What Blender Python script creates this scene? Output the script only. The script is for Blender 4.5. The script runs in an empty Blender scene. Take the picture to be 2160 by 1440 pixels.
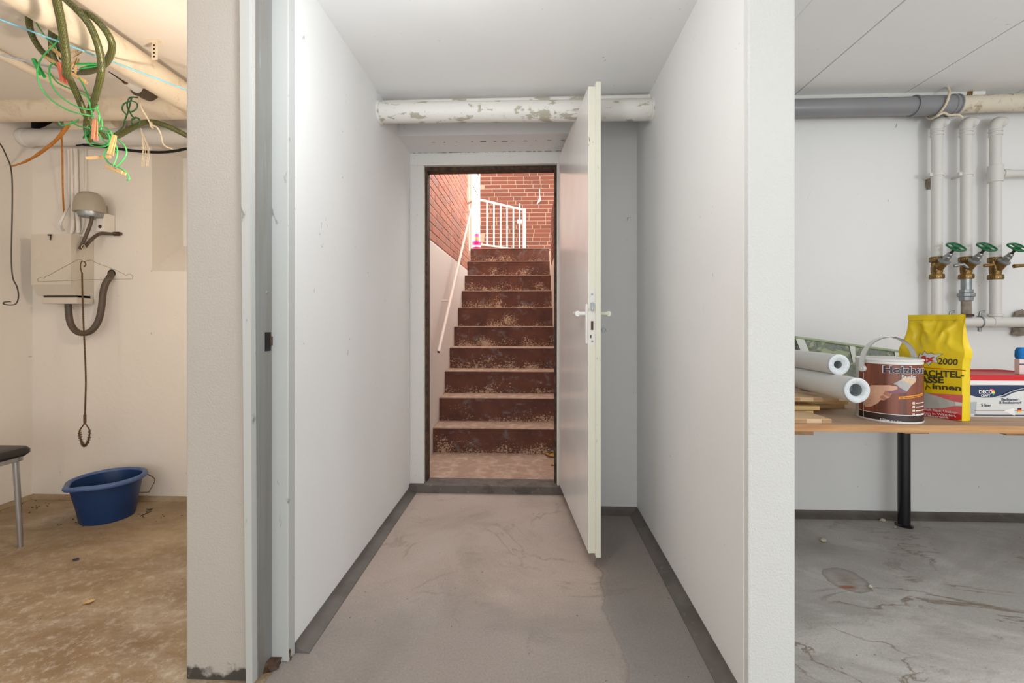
import bpy, bmesh, math, random
from mathutils import Vector, Matrix
random.seed(7)
S = bpy.context.scene
COL = S.collection

# ------------------------------------------------------------------ camera, sky, light, exposure
TH = math.radians(2.386)
F, CX, HZ, EYE = 960.0, 1080.0, 678.0, 1.0
cd = bpy.data.cameras.new('camera'); cam = bpy.data.objects.new('camera', cd); COL.objects.link(cam)
cd.sensor_width = 36; cd.lens = 16; cd.clip_start = 0.02
cd.shift_y = -42 / 2160
cam.location = (0, 0, EYE); cam.rotation_euler = (math.pi / 2, 0, TH)
S.camera = cam
S.view_settings.view_transform = 'Standard'
S.view_settings.look = 'None'
S.view_settings.exposure = 0.1
S.view_settings.gamma = 1.0
S.view_settings.use_curve_mapping = False

w = bpy.data.worlds.new('sky'); S.world = w; w.use_nodes = True
bg = w.node_tree.nodes['Background']
bg.inputs[0].default_value = (1.0, 0.985, 0.97, 1); bg.inputs[1].default_value = 5.2


def light(name, kind, loc, power, color, size=0.1, size_y=None, aim=None):
    d = bpy.data.lights.new(name, kind); d.energy = power; d.color = color
    if kind == 'AREA':
        d.size = size
        if size_y: d.shape = 'RECTANGLE'; d.size_y = size_y
    else:
        d.shadow_soft_size = size
    o = bpy.data.objects.new(name, d); COL.objects.link(o); o.location = loc
    if aim is not None:
        o.rotation_euler = (Vector(aim) - Vector(loc)).to_track_quat('-Z', 'Y').to_euler()
    return o


light('rear_fill_light', 'AREA', (0.75, -2.05, 0.95), 58, (0.89, 0.955, 1.0), 5.2, 1.5, (0.75, 2, 1.35))  # added soft fill from behind the camera; the rear wall has no window
light('tube_light', 'POINT', (2.1, 0.5, 1.45), 18, (0.98, 0.99, 1.0), 0.12)
light('bulb_light', 'POINT', (-1.06, 1.50, 1.52), 15.5, (1.0, 0.86, 0.71), 0.035)
light('front_warm_fill', 'POINT', (-2.0, 0.2, 1.6), 10, (1.0, 0.84, 0.68), 0.05)  # added warm fill for the pillar front, out of view
light('doorway_fill_light', 'POINT', (-0.28, 0.95, 1.74), 12.5, (0.92, 0.965, 1.0), 0.09)  # added fill for the passage walls, just above the frame

# ------------------------------------------------------------------ measuring helpers (picture point + one known plane -> place)
RT = Vector((math.cos(TH), math.sin(TH), 0)); FW = Vector((-math.sin(TH), math.cos(TH), 0)); UP = Vector((0, 0, 1))


def ray(px, py): return RT * ((px - CX) / F) + FW + UP * ((HZ - py) / F)
def PY(px, py, Y):
    r = ray(px, py); return Vector((0, 0, EYE)) + r * (Y / r.y)
def PX(px, py, X):
    r = ray(px, py); return Vector((0, 0, EYE)) + r * (X / r.x)
def PZ(px, py, Z):
    r = ray(px, py); return Vector((0, 0, EYE)) + r * ((Z - EYE) / r.z)


# ------------------------------------------------------------------ materials
def srgb(c):
    return tuple(((v / 255) / 12.92 if v / 255 <= 0.04045 else ((v / 255 + 0.055) / 1.055) ** 2.4) for v in c)


class NT:
    def __init__(s, name, rnd=False):
        s.rnd = rnd
        s.m = bpy.data.materials.new(name); s.m.use_nodes = True
        s.t = s.m.node_tree; s.b = s.t.nodes['Principled BSDF']
        s.tc = s.t.nodes.new('ShaderNodeTexCoord')
    def n(s, typ, **kw):
        x = s.t.nodes.new(typ)
        for k, v in kw.items(): setattr(x, k, v)
        return x
    def l(s, a, b): s.t.links.new(a, b)
    def coord(s, scale=(1, 1, 1)):
        mp = s.n('ShaderNodeMapping'); mp.inputs['Scale'].default_value = scale
        s.l(s.tc.outputs['Object'], mp.inputs[0])
        if s.rnd:
            oi = s.n('ShaderNodeObjectInfo'); mu = s.n('ShaderNodeMath', operation='MULTIPLY'); mu.inputs[1].default_value = 37.0
            s.l(oi.outputs['Random'], mu.inputs[0]); s.l(mu.outputs[0], mp.inputs['Location'])
        return mp.outputs[0]
    def noise(s, scale, detail=4, rough=0.55, stretch=(1, 1, 1), dist=0.0):
        x = s.n('ShaderNodeTexNoise'); x.inputs['Scale'].default_value = scale
        x.inputs['Detail'].default_value = detail; x.inputs['Roughness'].default_value = rough
        x.inputs['Distortion'].default_value = dist
        s.l(s.coord(stretch), x.inputs['Vector']); return x.outputs['Fac']
    def ramp(s, fac, stops):
        r = s.n('ShaderNodeValToRGB'); e = r.color_ramp.elements
        while len(e) < len(stops): e.new(0.5)
        for i, (p, c) in enumerate(stops):
            e[i].position = p; e[i].color = (*c, 1) if not isinstance(c, float) else (c, c, c, 1)
        s.l(fac, r.inputs[0]); return r.outputs[0]
    def mix(s, fac, a, b, mode='MIX'):
        x = s.n('ShaderNodeMix'); x.data_type = 'RGBA'; x.blend_type = mode
        for i, v in ((0, fac), (6, a), (7, b)):
            if isinstance(v, (int, float)): x.inputs[i].default_value = v
            elif isinstance(v, tuple): x.inputs[i].default_value = (*v, 1)
            else: s.l(v, x.inputs[i])
        return x.outputs[2]
    def bump(s, h, strength, dist=0.01):
        x = s.n('ShaderNodeBump'); x.inputs['Strength'].default_value = strength
        x.inputs['Distance'].default_value = dist; s.l(h, x.inputs['Height'])
        s.l(x.outputs[0], s.b.inputs['Normal'])
    def done(s, col=None, rough=0.5, metal=0.0):
        if col is not None:
            if isinstance(col, tuple): s.b.inputs['Base Color'].default_value = (*col, 1)
            else: s.l(col, s.b.inputs['Base Color'])
        if isinstance(rough, (int, float)): s.b.inputs['Roughness'].default_value = rough
        else: s.l(rough, s.b.inputs['Roughness'])
        s.b.inputs['Metallic'].default_value = metal
        return s.m


def plain(name, c, rough=0.5, metal=0.0, var=0.12, scale=25, bump=0.0, bscale=120):
    """one colour with a slight mottling"""
    t = NT(name); a = srgb(c)
    f = t.noise(scale)
    k = t.ramp(f, [(0.3, tuple(v * (1 - var) for v in a)), (0.7, tuple(min(1, v * (1 + var)) for v in a))])
    if bump: t.bump(t.noise(bscale, 3), bump, 0.004)
    return t.done(k, rough, metal)


def patchy(name, c1, c2, thr=0.6, scale=12, rough=0.5, stretch=(1, 1, 1), soft=0.02, metal=0.0, c3=None, bump=0.15):
    """paint c1 flaked off to show c2"""
    t = NT(name); f = t.noise(scale, 6, 0.6, stretch, 0.4)
    m = t.ramp(f, [(thr - soft, 0.0), (thr + soft, 1.0)])
    col = t.mix(m, srgb(c1), srgb(c2))
    if c3:
        g = t.noise(scale * 3.1, 6, 0.65, stretch)
        col = t.mix(t.ramp(g, [(0.62, 0.0), (0.66, 1.0)]), col, srgb(c3))
    t.bump(m, -bump, 0.003)
    return t.done(col, rough, metal)


def plaster(name, c, bump=0.25, bscale=90, stain=0.06, rough=0.75, specks=True, dirt=None, dist=0.004):
    t = NT(name); a = srgb(c)
    col = t.ramp(t.noise(2.2, 5), [(0.25, tuple(v * (1 - stain) for v in a)), (0.75, a)])
    if specks:
        sp = t.ramp(t.noise(34, 2, 0.5, (1, 1, 0.6), 1.2), [(0.75, 0.0), (0.785, 0.55)])
        col = t.mix(sp, col, srgb((112, 106, 100)))
    if dirt:
        x = t.n('ShaderNodeSeparateXYZ'); t.l(t.tc.outputs['Object'], x.inputs[0])
        ad = t.n('ShaderNodeMath', operation='MULTIPLY_ADD'); t.l(t.noise(26, 5), ad.inputs[0])
        ad.inputs[1].default_value = 0.12; t.l(x.outputs[2], ad.inputs[2])
        col = t.mix(t.ramp(ad.outputs[0], [(dirt, 1.0), (dirt + 0.02, 0.0)]), col, srgb((70, 66, 60)))
    h = t.noise(bscale, 5, 0.6)
    t.bump(h, bump, dist)
    return t.done(col, rough)


M = {}
M['wall'] = plaster('white_plaster', (235, 234, 232), 0.16, 45, 0.04)
M['pillar'] = plaster('coarse_beige_plaster', (188, 181, 173), 0.4, 170, 0.04, dirt=0.075, specks=False, dist=0.005)
M['rough'] = plaster('coarse_plaster', (220, 219, 216), 0.45, 170, 0.04, dirt=0.075, specks=False, dist=0.006)
M['wallL'] = plaster('cellar_plaster', (234, 226, 216), 0.35, 30, 0.05)
M['ceil'] = plaster('ceiling_plaster', (243, 242, 240), 0.12, 40, 0.03)
M['stucco'] = plaster('stairwell_plaster', (226, 214, 206), 0.25, 60, 0.08)
M['white'] = plain('white_gloss_paint', (232, 228, 222), 0.32, var=0.02, bump=0.05, bscale=60)
def door_mat():
    t = NT('white_door_paint')
    c = t.ramp(t.noise(5), [(0.3, srgb((234, 230, 226))), (0.7, srgb((242, 239, 235)))])
    t.bump(t.noise(60, 4, .6, (1, 1, .03)), .05, .002)
    return t.done(c, .2)


M['door'] = door_mat()
M['edge'] = patchy('worn_cream_paint', (220, 218, 200), (120, 98, 66), 0.70, 45, 0.5, (1, 1, .35))
M['frame'] = patchy('white_frame_paint', (222, 218, 212), (142, 96, 50), 0.735, 26, 0.45, (1, 1, .5), c3=(200, 196, 188))
M['rust'] = patchy('rusty_steel', (84, 60, 40), (46, 34, 26), 0.5, 30, 0.75, soft=0.1, c3=(128, 74, 34))
M['jamb'] = patchy('grey_primer', (136, 137, 134), (120, 110, 100), 0.58, 5, 0.45, (3, 3, .25), soft=0.2, c3=(140, 141, 138))
M['jambface'] = patchy('pale_grey_primer', (190, 191, 188), (128, 130, 128), 0.68, 30, 0.5, (1, 1, .4), soft=0.04)
M['dark'] = plain('black_void', (22, 20, 18), 0.9, var=0.2)
M['skirt'] = patchy('dark_floor_paint', (110, 104, 99), (84, 77, 71), 0.5, 7, 0.6, soft=0.2, c3=(110, 106, 100))
M['peel'] = patchy('flaking_white_paint', (226, 222, 215), (176, 170, 152), 0.575, 13, 0.5, (.8, 1.6, 1.6), c3=(206, 204, 196))
M['wpipe'] = patchy('painted_pipe', (216, 213, 207), (164, 160, 152), 0.72, 60, 0.45, (1, 1, .5), c3=(206, 202, 195))
M['warmpipe'] = patchy('insulation_jacket', (230, 216, 194), (196, 172, 140), 0.66, 9, 0.6, soft=0.12, c3=(214, 198, 174))
M['greypipe'] = plain('grey_plastic_pipe', (134, 134, 136), 0.35, var=0.05, scale=6)
M['creampipe'] = patchy('dirty_cream_pipe', (214, 204, 184), (160, 140, 108), 0.60, 22, 0.5, (1.2, 1, 1), soft=0.05, c3=(196, 184, 160))
M['brass'] = patchy('old_brass', (140, 108, 56), (92, 72, 40), 0.52, 40, 0.45, metal=0.6, soft=0.1, c3=(206, 196, 170))
M['steel'] = plain('zinc_steel', (150, 154, 154), 0.4, metal=0.7, var=0.15, scale=40)
M['chrome'] = plain('brushed_aluminium', (176, 176, 178), 0.35, metal=0.8, var=0.04)
M['wheel'] = plain('green_handwheel_paint', (24, 104, 62), 0.35, var=0.1)
M['black'] = plain('black_lacquer', (20, 20, 22), 0.22, var=0.1)
M['seat'] = plain('black_vinyl', (34, 31, 29), 0.4, var=0.1, bump=0.1, bscale=90)
M['tub'] = plain('blue_plastic', (18, 52, 98), 0.42, var=0.08, scale=8)
M['tubrim'] = plain('scuffed_blue_plastic', (74, 98, 142), 0.42, var=0.1, scale=9)
M['box'] = plain('beige_grey_plastic', (208, 198, 184), 0.5, var=0.02)
M['bell'] = plain('grey_enamel', (164, 154, 138), 0.4, var=0.04)
M['cable'] = plain('brown_cable_sheath', (84, 72, 58), 0.5, var=0.1)
M['wire'] = plain('dark_steel_wire', (70, 62, 54), 0.5, metal=0.4)
M['thinwire'] = plain('galvanised_wire', (142, 134, 122), 0.4, metal=0.5)
M['rustwire'] = plain('rusty_twisted_wire', (92, 66, 36), 0.7, var=0.25, scale=200)
M['gwire'] = plain('green_plastic_line', (70, 176, 92), 0.35, var=0.15)
M['gwire2'] = plain('dark_green_line', (46, 92, 54), 0.4, var=0.2)
M['blueline'] = plain('blue_washing_line', (120, 190, 214), 0.4)
M['greyline'] = plain('grey_washing_line', (176, 180, 186), 0.4)
M['string'] = plain('cotton_string', (216, 200, 174), 0.8)
M['orange'] = plain('orange_twine', (190, 122, 48), 0.7, var=0.2, scale=60)
M['pinG'] = plain('green_peg_plastic', (48, 170, 84), 0.35)
M['pinR'] = plain('red_peg_plastic', (206, 104, 78), 0.4)
M['pinS'] = plain('salmon_peg_plastic', (214, 140, 108), 0.45)
M['pinW'] = plain('wooden_peg', (206, 170, 116), 0.7, var=0.12, scale=60)
M['pinD'] = plain('dark_green_peg_plastic', (22, 118, 62), 0.4)
M['leaf'] = plain('dry_leaf', (190, 138, 74), 0.8, var=0.3, scale=60)
M['debris'] = plain('dark_dirt', (60, 50, 40), 0.9, var=0.3)
M['stone'] = plain('pale_rubble', (186, 178, 158), 0.9, var=0.15, scale=60, bump=0.4)
M['rock'] = plain('broken_mortar', (146, 134, 120), 0.95, var=0.3, scale=40, bump=0.6, bscale=60)
M['mortar'] = plain('pale_mortar', (176, 156, 134), 0.9, var=0.08, scale=30, bump=0.3)
M['paper'] = plain('white_paper_roll', (228, 226, 222), 0.55, var=0.02)
M['film'] = plain('clear_wrap_end', (214, 218, 220), 0.25, var=0.08, scale=180, bump=0.5, bscale=140)
M['core'] = plain('grey_roll_core', (164, 170, 172), 0.45, var=0.15, scale=120)
M['canwhite'] = patchy('white_tin', (226, 224, 220), (60, 52, 46), 0.715, 38, 0.35)
M['lid'] = plain('grey_white_lid', (214, 214, 208), 0.4, var=0.05, scale=12)
M['brown'] = plain('dark_brown_print', (52, 36, 32), 0.35)
M['purple'] = plain('aubergine_print', (44, 34, 58), 0.35)
M['print_white'] = plain('white_print', (232, 230, 228), 0.4, var=0.01)
M['print_black'] = plain('black_print', (48, 44, 46), 0.4)
M['skin'] = plain('printed_hand', (214, 164, 136), 0.35, var=0.08, scale=40)
M['skin2'] = plain('printed_hand_shade', (176, 116, 90), 0.35, var=0.06, scale=40)
M['brushgrip'] = plain('printed_brush_grip', (134, 84, 104), 0.35, var=0.06)
M['brushmetal'] = plain('printed_brush_ferrule', (176, 174, 168), 0.35, var=0.06)
M['bristle'] = plain('printed_bristles', (216, 184, 152), 0.35, var=0.08, scale=60)
M['orangeband'] = plain('orange_print', (238, 150, 32), 0.35, var=0.03)
M['bag'] = plain('yellow_paper', (232, 200, 16), 0.35, var=0.03, scale=9)
M['bagred'] = plain('red_print', (204, 38, 44), 0.4, var=0.03)
M['bagpink'] = plain('faded_red_print', (220, 106, 104), 0.4, var=0.03)
M['bagblack'] = plain('dark_grey_print', (66, 62, 44), 0.45, var=0.02)
M['bagline'] = plain('thin_red_print', (198, 66, 30), 0.45, var=0.02)
M['trowel'] = plain('printed_trowel', (190, 190, 182), 0.35, var=0.05, scale=14)
M['starw'] = plain('silver_print', (208, 208, 204), 0.4, var=0.02)
M['bucket'] = plain('white_bucket_plastic', (232, 231, 228), 0.4, var=0.01)
M['redlid'] = plain('red_lid_plastic', (198, 24, 30), 0.35, var=0.04)
M['lblgrey'] = plain('pale_grey_label', (212, 212, 208), 0.35, var=0.03, scale=14)
M['navy'] = plain('navy_print', (24, 46, 84), 0.35, var=0.03)
M['midgrey'] = plain('grey_print', (170, 176, 182), 0.35, var=0.04)
M['fan1'] = plain('pink_fan_print', (226, 80, 110), 0.4)
M['fan2'] = plain('orange_fan_print', (240, 150, 40), 0.4)
M['fan3'] = plain('yellow_fan_print', (240, 216, 60), 0.4)
M['fan4'] = plain('green_fan_print', (80, 190, 110), 0.4)
M['gold'] = plain('gold_flag_print', (240, 190, 30), 0.4)
M['sponge'] = plain('blue_sponge', (18, 108, 178), 0.9, var=0.12, scale=90, bump=0.5)
M['card'] = plain('pale_pink_card', (222, 206, 198), 0.6, var=0.03)
M['strap'] = plain('pale_strap', (214, 216, 206), 0.6, var=0.03)
M['bagedge'] = plain('sage_fabric_edge', (158, 172, 140), 0.7)
M['magenta'] = plain('magenta_plastic', (206, 30, 130), 0.4, var=0.15, scale=40)
M['jarlabel'] = plain('yellow_purple_label', (226, 170, 90), 0.4, var=0.2, scale=70)
M['jar'] = plain('purple_plastic', (196, 110, 190), 0.4, var=0.1)
M['railpaint'] = plain('white_rail_paint', (236, 232, 226), 0.4, var=0.02)
M['handrail'] = plain('pinkish_rail_paint', (222, 200, 188), 0.45, var=0.05)
M['window'] = plain('window_pane_frosted', (210, 214, 214), 0.2)


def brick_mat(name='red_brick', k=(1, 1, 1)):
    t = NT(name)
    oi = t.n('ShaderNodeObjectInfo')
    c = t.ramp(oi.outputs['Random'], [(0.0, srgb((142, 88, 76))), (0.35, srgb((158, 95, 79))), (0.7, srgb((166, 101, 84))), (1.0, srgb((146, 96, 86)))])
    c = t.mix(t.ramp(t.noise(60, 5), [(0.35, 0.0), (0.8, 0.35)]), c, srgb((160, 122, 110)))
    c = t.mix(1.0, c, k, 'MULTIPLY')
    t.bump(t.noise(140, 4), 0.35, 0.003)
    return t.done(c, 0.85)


M['brick'] = brick_mat('red_brick', (.68, .60, .57))  # darkened copy; carries the far wall's shade in its colour
M['bricklit'] = brick_mat('lit_brick', (1.3, 1.45, 1.5))  # brightened copy; carries the skylight on the left wall in its colour


def wood_mat(name, c1, c2, axis=(1, 9, 9), scale=6, rough=0.55):
    t = NT(name)
    f = t.noise(scale, 6, 0.6, axis, 0.6)
    c = t.ramp(f, [(0.3, srgb(c1)), (0.7, srgb(c2))])
    t.bump(f, 0.08, 0.003)
    return t.done(c, rough)


M['tabletop'] = wood_mat('dusty_worktop_wood', (158, 128, 104), (190, 160, 134), (0.8, 9, 9), 4, 0.6)
M['tableedge'] = wood_mat('varnished_wood_edge', (168, 116, 70), (204, 158, 108), (0.7, 8, 10), 5, 0.5)
M['batten'] = wood_mat('brown_batten', (150, 108, 72), (180, 138, 98), (8, 0.8, 8), 5)
M['plankA'] = wood_mat('pale_plank', (204, 170, 128), (222, 190, 150), (1, 8, 8), 6)
M['plankB'] = wood_mat('yellow_plank', (196, 158, 96), (214, 180, 122), (1, 8, 8), 6)
M['plankC'] = wood_mat('brown_plank', (160, 118, 78), (190, 150, 106), (1, 8, 8), 6)
M['canwood'] = wood_mat('printed_wood_boards', (64, 30, 24), (156, 84, 54), (9, 9, .35), 3.2, 0.3)


def riser_mat():
    t = NT('worn_oxblood_paint', True)
    base = t.ramp(t.noise(7, 5), [(0.3, srgb((78, 44, 34))), (0.7, srgb((108, 62, 46)))])
    grey = t.ramp(t.noise(9, 6, .65, (1, 1, 1.4), .5), [(0.55, 0.0), (0.68, 0.75)])
    c = t.mix(grey, base, srgb((118, 110, 110)))
    x = t.n('ShaderNodeSeparateXYZ'); t.l(t.tc.outputs['Object'], x.inputs[0])
    m = t.n('ShaderNodeMath', operation='MULTIPLY_ADD'); t.l(x.outputs[2], m.inputs[0]); m.inputs[1].default_value = -1.15
    t.l(t.noise(62, 8, .75, (1, 1, 1.3)), m.inputs[2])
    m2 = t.n('ShaderNodeMath', operation='MULTIPLY_ADD'); t.l(t.noise(5, 3), m2.inputs[0]); m2.inputs[1].default_value = .55; t.l(m.outputs[0], m2.inputs[2])
    pale = t.ramp(m2.outputs[0], [(0.79, 0.0), (0.83, 1.0)])
    c = t.mix(pale, c, srgb((190, 160, 132)))
    t.bump(t.noise(60, 5), 0.3, 0.004)
    return t.done(c, 0.7)


M['riser'] = riser_mat()
M['tread'] = patchy('dusty_concrete_tread', (164, 134, 116), (190, 162, 142), 0.56, 14, 0.8, soft=0.1, c3=(140, 110, 94))
M['step'] = patchy('painted_threshold', (104, 94, 88), (82, 72, 66), 0.55, 12, 0.7, soft=0.1, c3=(140, 128, 118))


def floor_mat(name, base, dark, pale, rust=None, rough=0.55, s=1.6, vein=True, stretch=(1, 1, 1), palethr=.52, veinamt=.75, pamt=.8, wob=1.4, zone=None):
    t = NT(name)
    c = t.ramp(t.noise(s, 8, .62, stretch, .8), [(0.3, srgb(dark)), (0.52, srgb(base)), (0.75, srgb(base))])
    p = t.ramp(t.noise(s * 1.25, 9, .68, stretch, wob), [(palethr, 0.0), (palethr + .13, pamt)])
    c = t.mix(p, c, srgb(pale))
    if vein:
        v = t.noise(2.1, 7, .6, stretch, 1.1)
        e = t.ramp(v, [(0.478, 0.0), (0.492, veinamt), (0.497, veinamt), (0.512, 0.0)])
        e2 = t.mix(1.0, e, t.ramp(t.noise(3.3, 3), [(0.45, 0.0), (0.6, 1.0)]), 'MULTIPLY')
        c = t.mix(e2, c, srgb(rust or dark))
    if zone:
        c = zone(t, c)
    sp = t.ramp(t.noise(55, 2, .5), [(0.735, 0.0), (0.76, 0.8)])
    c = t.mix(sp, c, srgb((58, 52, 46)))
    fine = t.ramp(t.noise(150, 5, .75), [(0.3, 0.80), (0.7, 1.12)])
    c = t.mix(1.0, c, fine, 'MULTIPLY')
    t.bump(t.noise(34, 6, .6), 0.12, 0.004)
    r = t.ramp(t.noise(3, 4), [(0.3, rough - .12), (0.7, rough + .12)])
    return t.done(c, r)


def edge_mask(t, axis, at, wid, wobble, nscale):
    x = t.n('ShaderNodeSeparateXYZ'); t.l(t.tc.outputs['Object'], x.inputs[0])
    a = t.n('ShaderNodeMath', operation='MULTIPLY_ADD'); t.l(t.noise(nscale, 6, .6), a.inputs[0]); a.inputs[1].default_value = wobble
    t.l(x.outputs[axis], a.inputs[2])
    m = t.n('ShaderNodeMapRange'); t.l(a.outputs[0], m.inputs[0])
    m.inputs[1].default_value = at + wobble * .5 - wid; m.inputs[2].default_value = at + wobble * .5 + wid
    return m.outputs[0]


def spot(t, px, py, rx, ry):
    q = PZ(px, py, 0)
    mp = t.n('ShaderNodeMapping'); mp.vector_type = 'POINT'; mp.inputs['Location'].default_value = (-q.x / rx, -q.y / ry, 0); mp.inputs['Scale'].default_value = (1 / rx, 1 / ry, 0)
    t.l(t.tc.outputs['Object'], mp.inputs[0])
    ln = t.n('ShaderNodeVectorMath', operation='LENGTH'); t.l(mp.outputs[0], ln.inputs[0])
    a = t.n('ShaderNodeMath', operation='MULTIPLY_ADD'); t.l(t.noise(9, 4), a.inputs[0]); a.inputs[1].default_value = .5; t.l(ln.outputs['Value'], a.inputs[2])
    return a.outputs[0]


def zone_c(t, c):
    # darker zone by the wall: partly the door's shadow painted in, edged with dirt
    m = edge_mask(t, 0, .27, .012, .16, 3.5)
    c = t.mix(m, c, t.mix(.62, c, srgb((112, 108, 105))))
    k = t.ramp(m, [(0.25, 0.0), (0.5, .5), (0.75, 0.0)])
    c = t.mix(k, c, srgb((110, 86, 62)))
    # greyer front strip
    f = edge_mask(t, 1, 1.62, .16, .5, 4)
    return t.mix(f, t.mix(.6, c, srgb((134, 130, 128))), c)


def zone_l(t, c):
    d = t.ramp(t.noise(3.2, 9, .72, (.8, 1.3, 1), .3), [(0.40, 0.6), (0.60, 0.0)])
    c = t.mix(d, c, srgb((118, 92, 62)))
    g = t.ramp(t.noise(26, 6, .75), [(0.50, 0.0), (0.66, 0.6)])
    f = edge_mask(t, 1, 1.85, .35, .8, 3)
    g2 = t.mix(1.0, g, t.ramp(f, [(0.0, 1.0), (1.0, 0.12)]), 'MULTIPLY')
    return t.mix(g2, c, srgb((204, 196, 182)))


def zone_r(t, c):
    s1 = spot(t, 1785, 1222, .105, .12)
    c = t.mix(t.ramp(s1, [(0.75, 0.0), (0.98, 0.55), (1.16, .75), (1.2, 0.0)]), c, srgb((120, 112, 100)))
    c = t.mix(t.ramp(s1, [(0.35, 0.7), (1.1, 0.0)]), c, srgb((146, 134, 118)))
    s2 = spot(t, 1788, 1238, .06, .022)
    c = t.mix(t.ramp(s2, [(0.5, 0.9), (1.3, 0.0)]), c, srgb((168, 96, 58)))
    f = edge_mask(t, 1, 1.98, .12, .5, 3)
    return t.mix(f, c, t.mix(.5, c, srgb((138, 130, 120))))


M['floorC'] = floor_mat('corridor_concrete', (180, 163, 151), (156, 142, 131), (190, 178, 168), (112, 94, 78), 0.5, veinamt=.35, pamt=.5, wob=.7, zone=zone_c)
M['floorL'] = floor_mat('brown_concrete', (168, 148, 120), (140, 114, 84), (194, 184, 168), (112, 88, 60), 0.62, 1.3, stretch=(.8, 1.3, 1), veinamt=.12, pamt=.55, wob=.8, zone=zone_l)
M['floorR'] = floor_mat('stained_grey_concrete', (194, 191, 186), (158, 153, 146), (222, 219, 214), (124, 104, 74), 0.45, 1.2, stretch=(.7, 1.5, 1), palethr=.48, zone=zone_r)


def hose_mat():
    t = NT('woven_green_hose')
    wv = t.n('ShaderNodeTexWave'); wv.inputs['Scale'].default_value = 60; wv.wave_type = 'BANDS'; wv.bands_direction = 'DIAGONAL'
    t.l(t.tc.outputs['Object'], wv.inputs['Vector'])
    vo = t.n('ShaderNodeTexChecker'); vo.inputs['Scale'].default_value = 260
    t.l(t.coord((1, 1, .6)), vo.inputs['Vector'])
    c = t.mix(vo.outputs['Fac'], srgb((58, 64, 32)), srgb((100, 100, 52)))
    t.bump(vo.outputs['Fac'], 0.3, 0.002)
    return t.done(c, 0.4)


M['hose'] = hose_mat()


def leaf_fabric():
    t = NT('green_leaf_pattern_fabric')
    n = t.noise(16, 2, .5, (1, 1, 1.6), 1.6)
    c = t.ramp(n, [(0.36, srgb((98, 112, 84))), (0.44, srgb((128, 134, 124))), (0.5, srgb((110, 116, 112))), (0.56, srgb((158, 166, 128))), (0.64, srgb((150, 164, 134)))])
    return t.done(c, 0.6)


M['fabric'] = leaf_fabric()

# ------------------------------------------------------------------ mesh helpers
WO = {}


def wo(o): return WO[o.name] if o is not None else Vector((0, 0, 0))


def catmull(pts, n=6):
    pts = [Vector(p) for p in pts]
    if len(pts) < 3: return pts
    q = [pts[0] * 2 - pts[1]] + pts + [pts[-1] * 2 - pts[-2]]
    out = []
    for i in range(1, len(q) - 2):
        p0, p1, p2, p3 = q[i - 1:i + 3]
        for k in range(n):
            t = k / n
            out.append(0.5 * ((2 * p1) + (p2 - p0) * t + (2 * p0 - 5 * p1 + 4 * p2 - p3) * t * t + (3 * p1 - p0 - 3 * p2 + p3) * t ** 3))
    out.append(pts[-1]); return out


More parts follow.
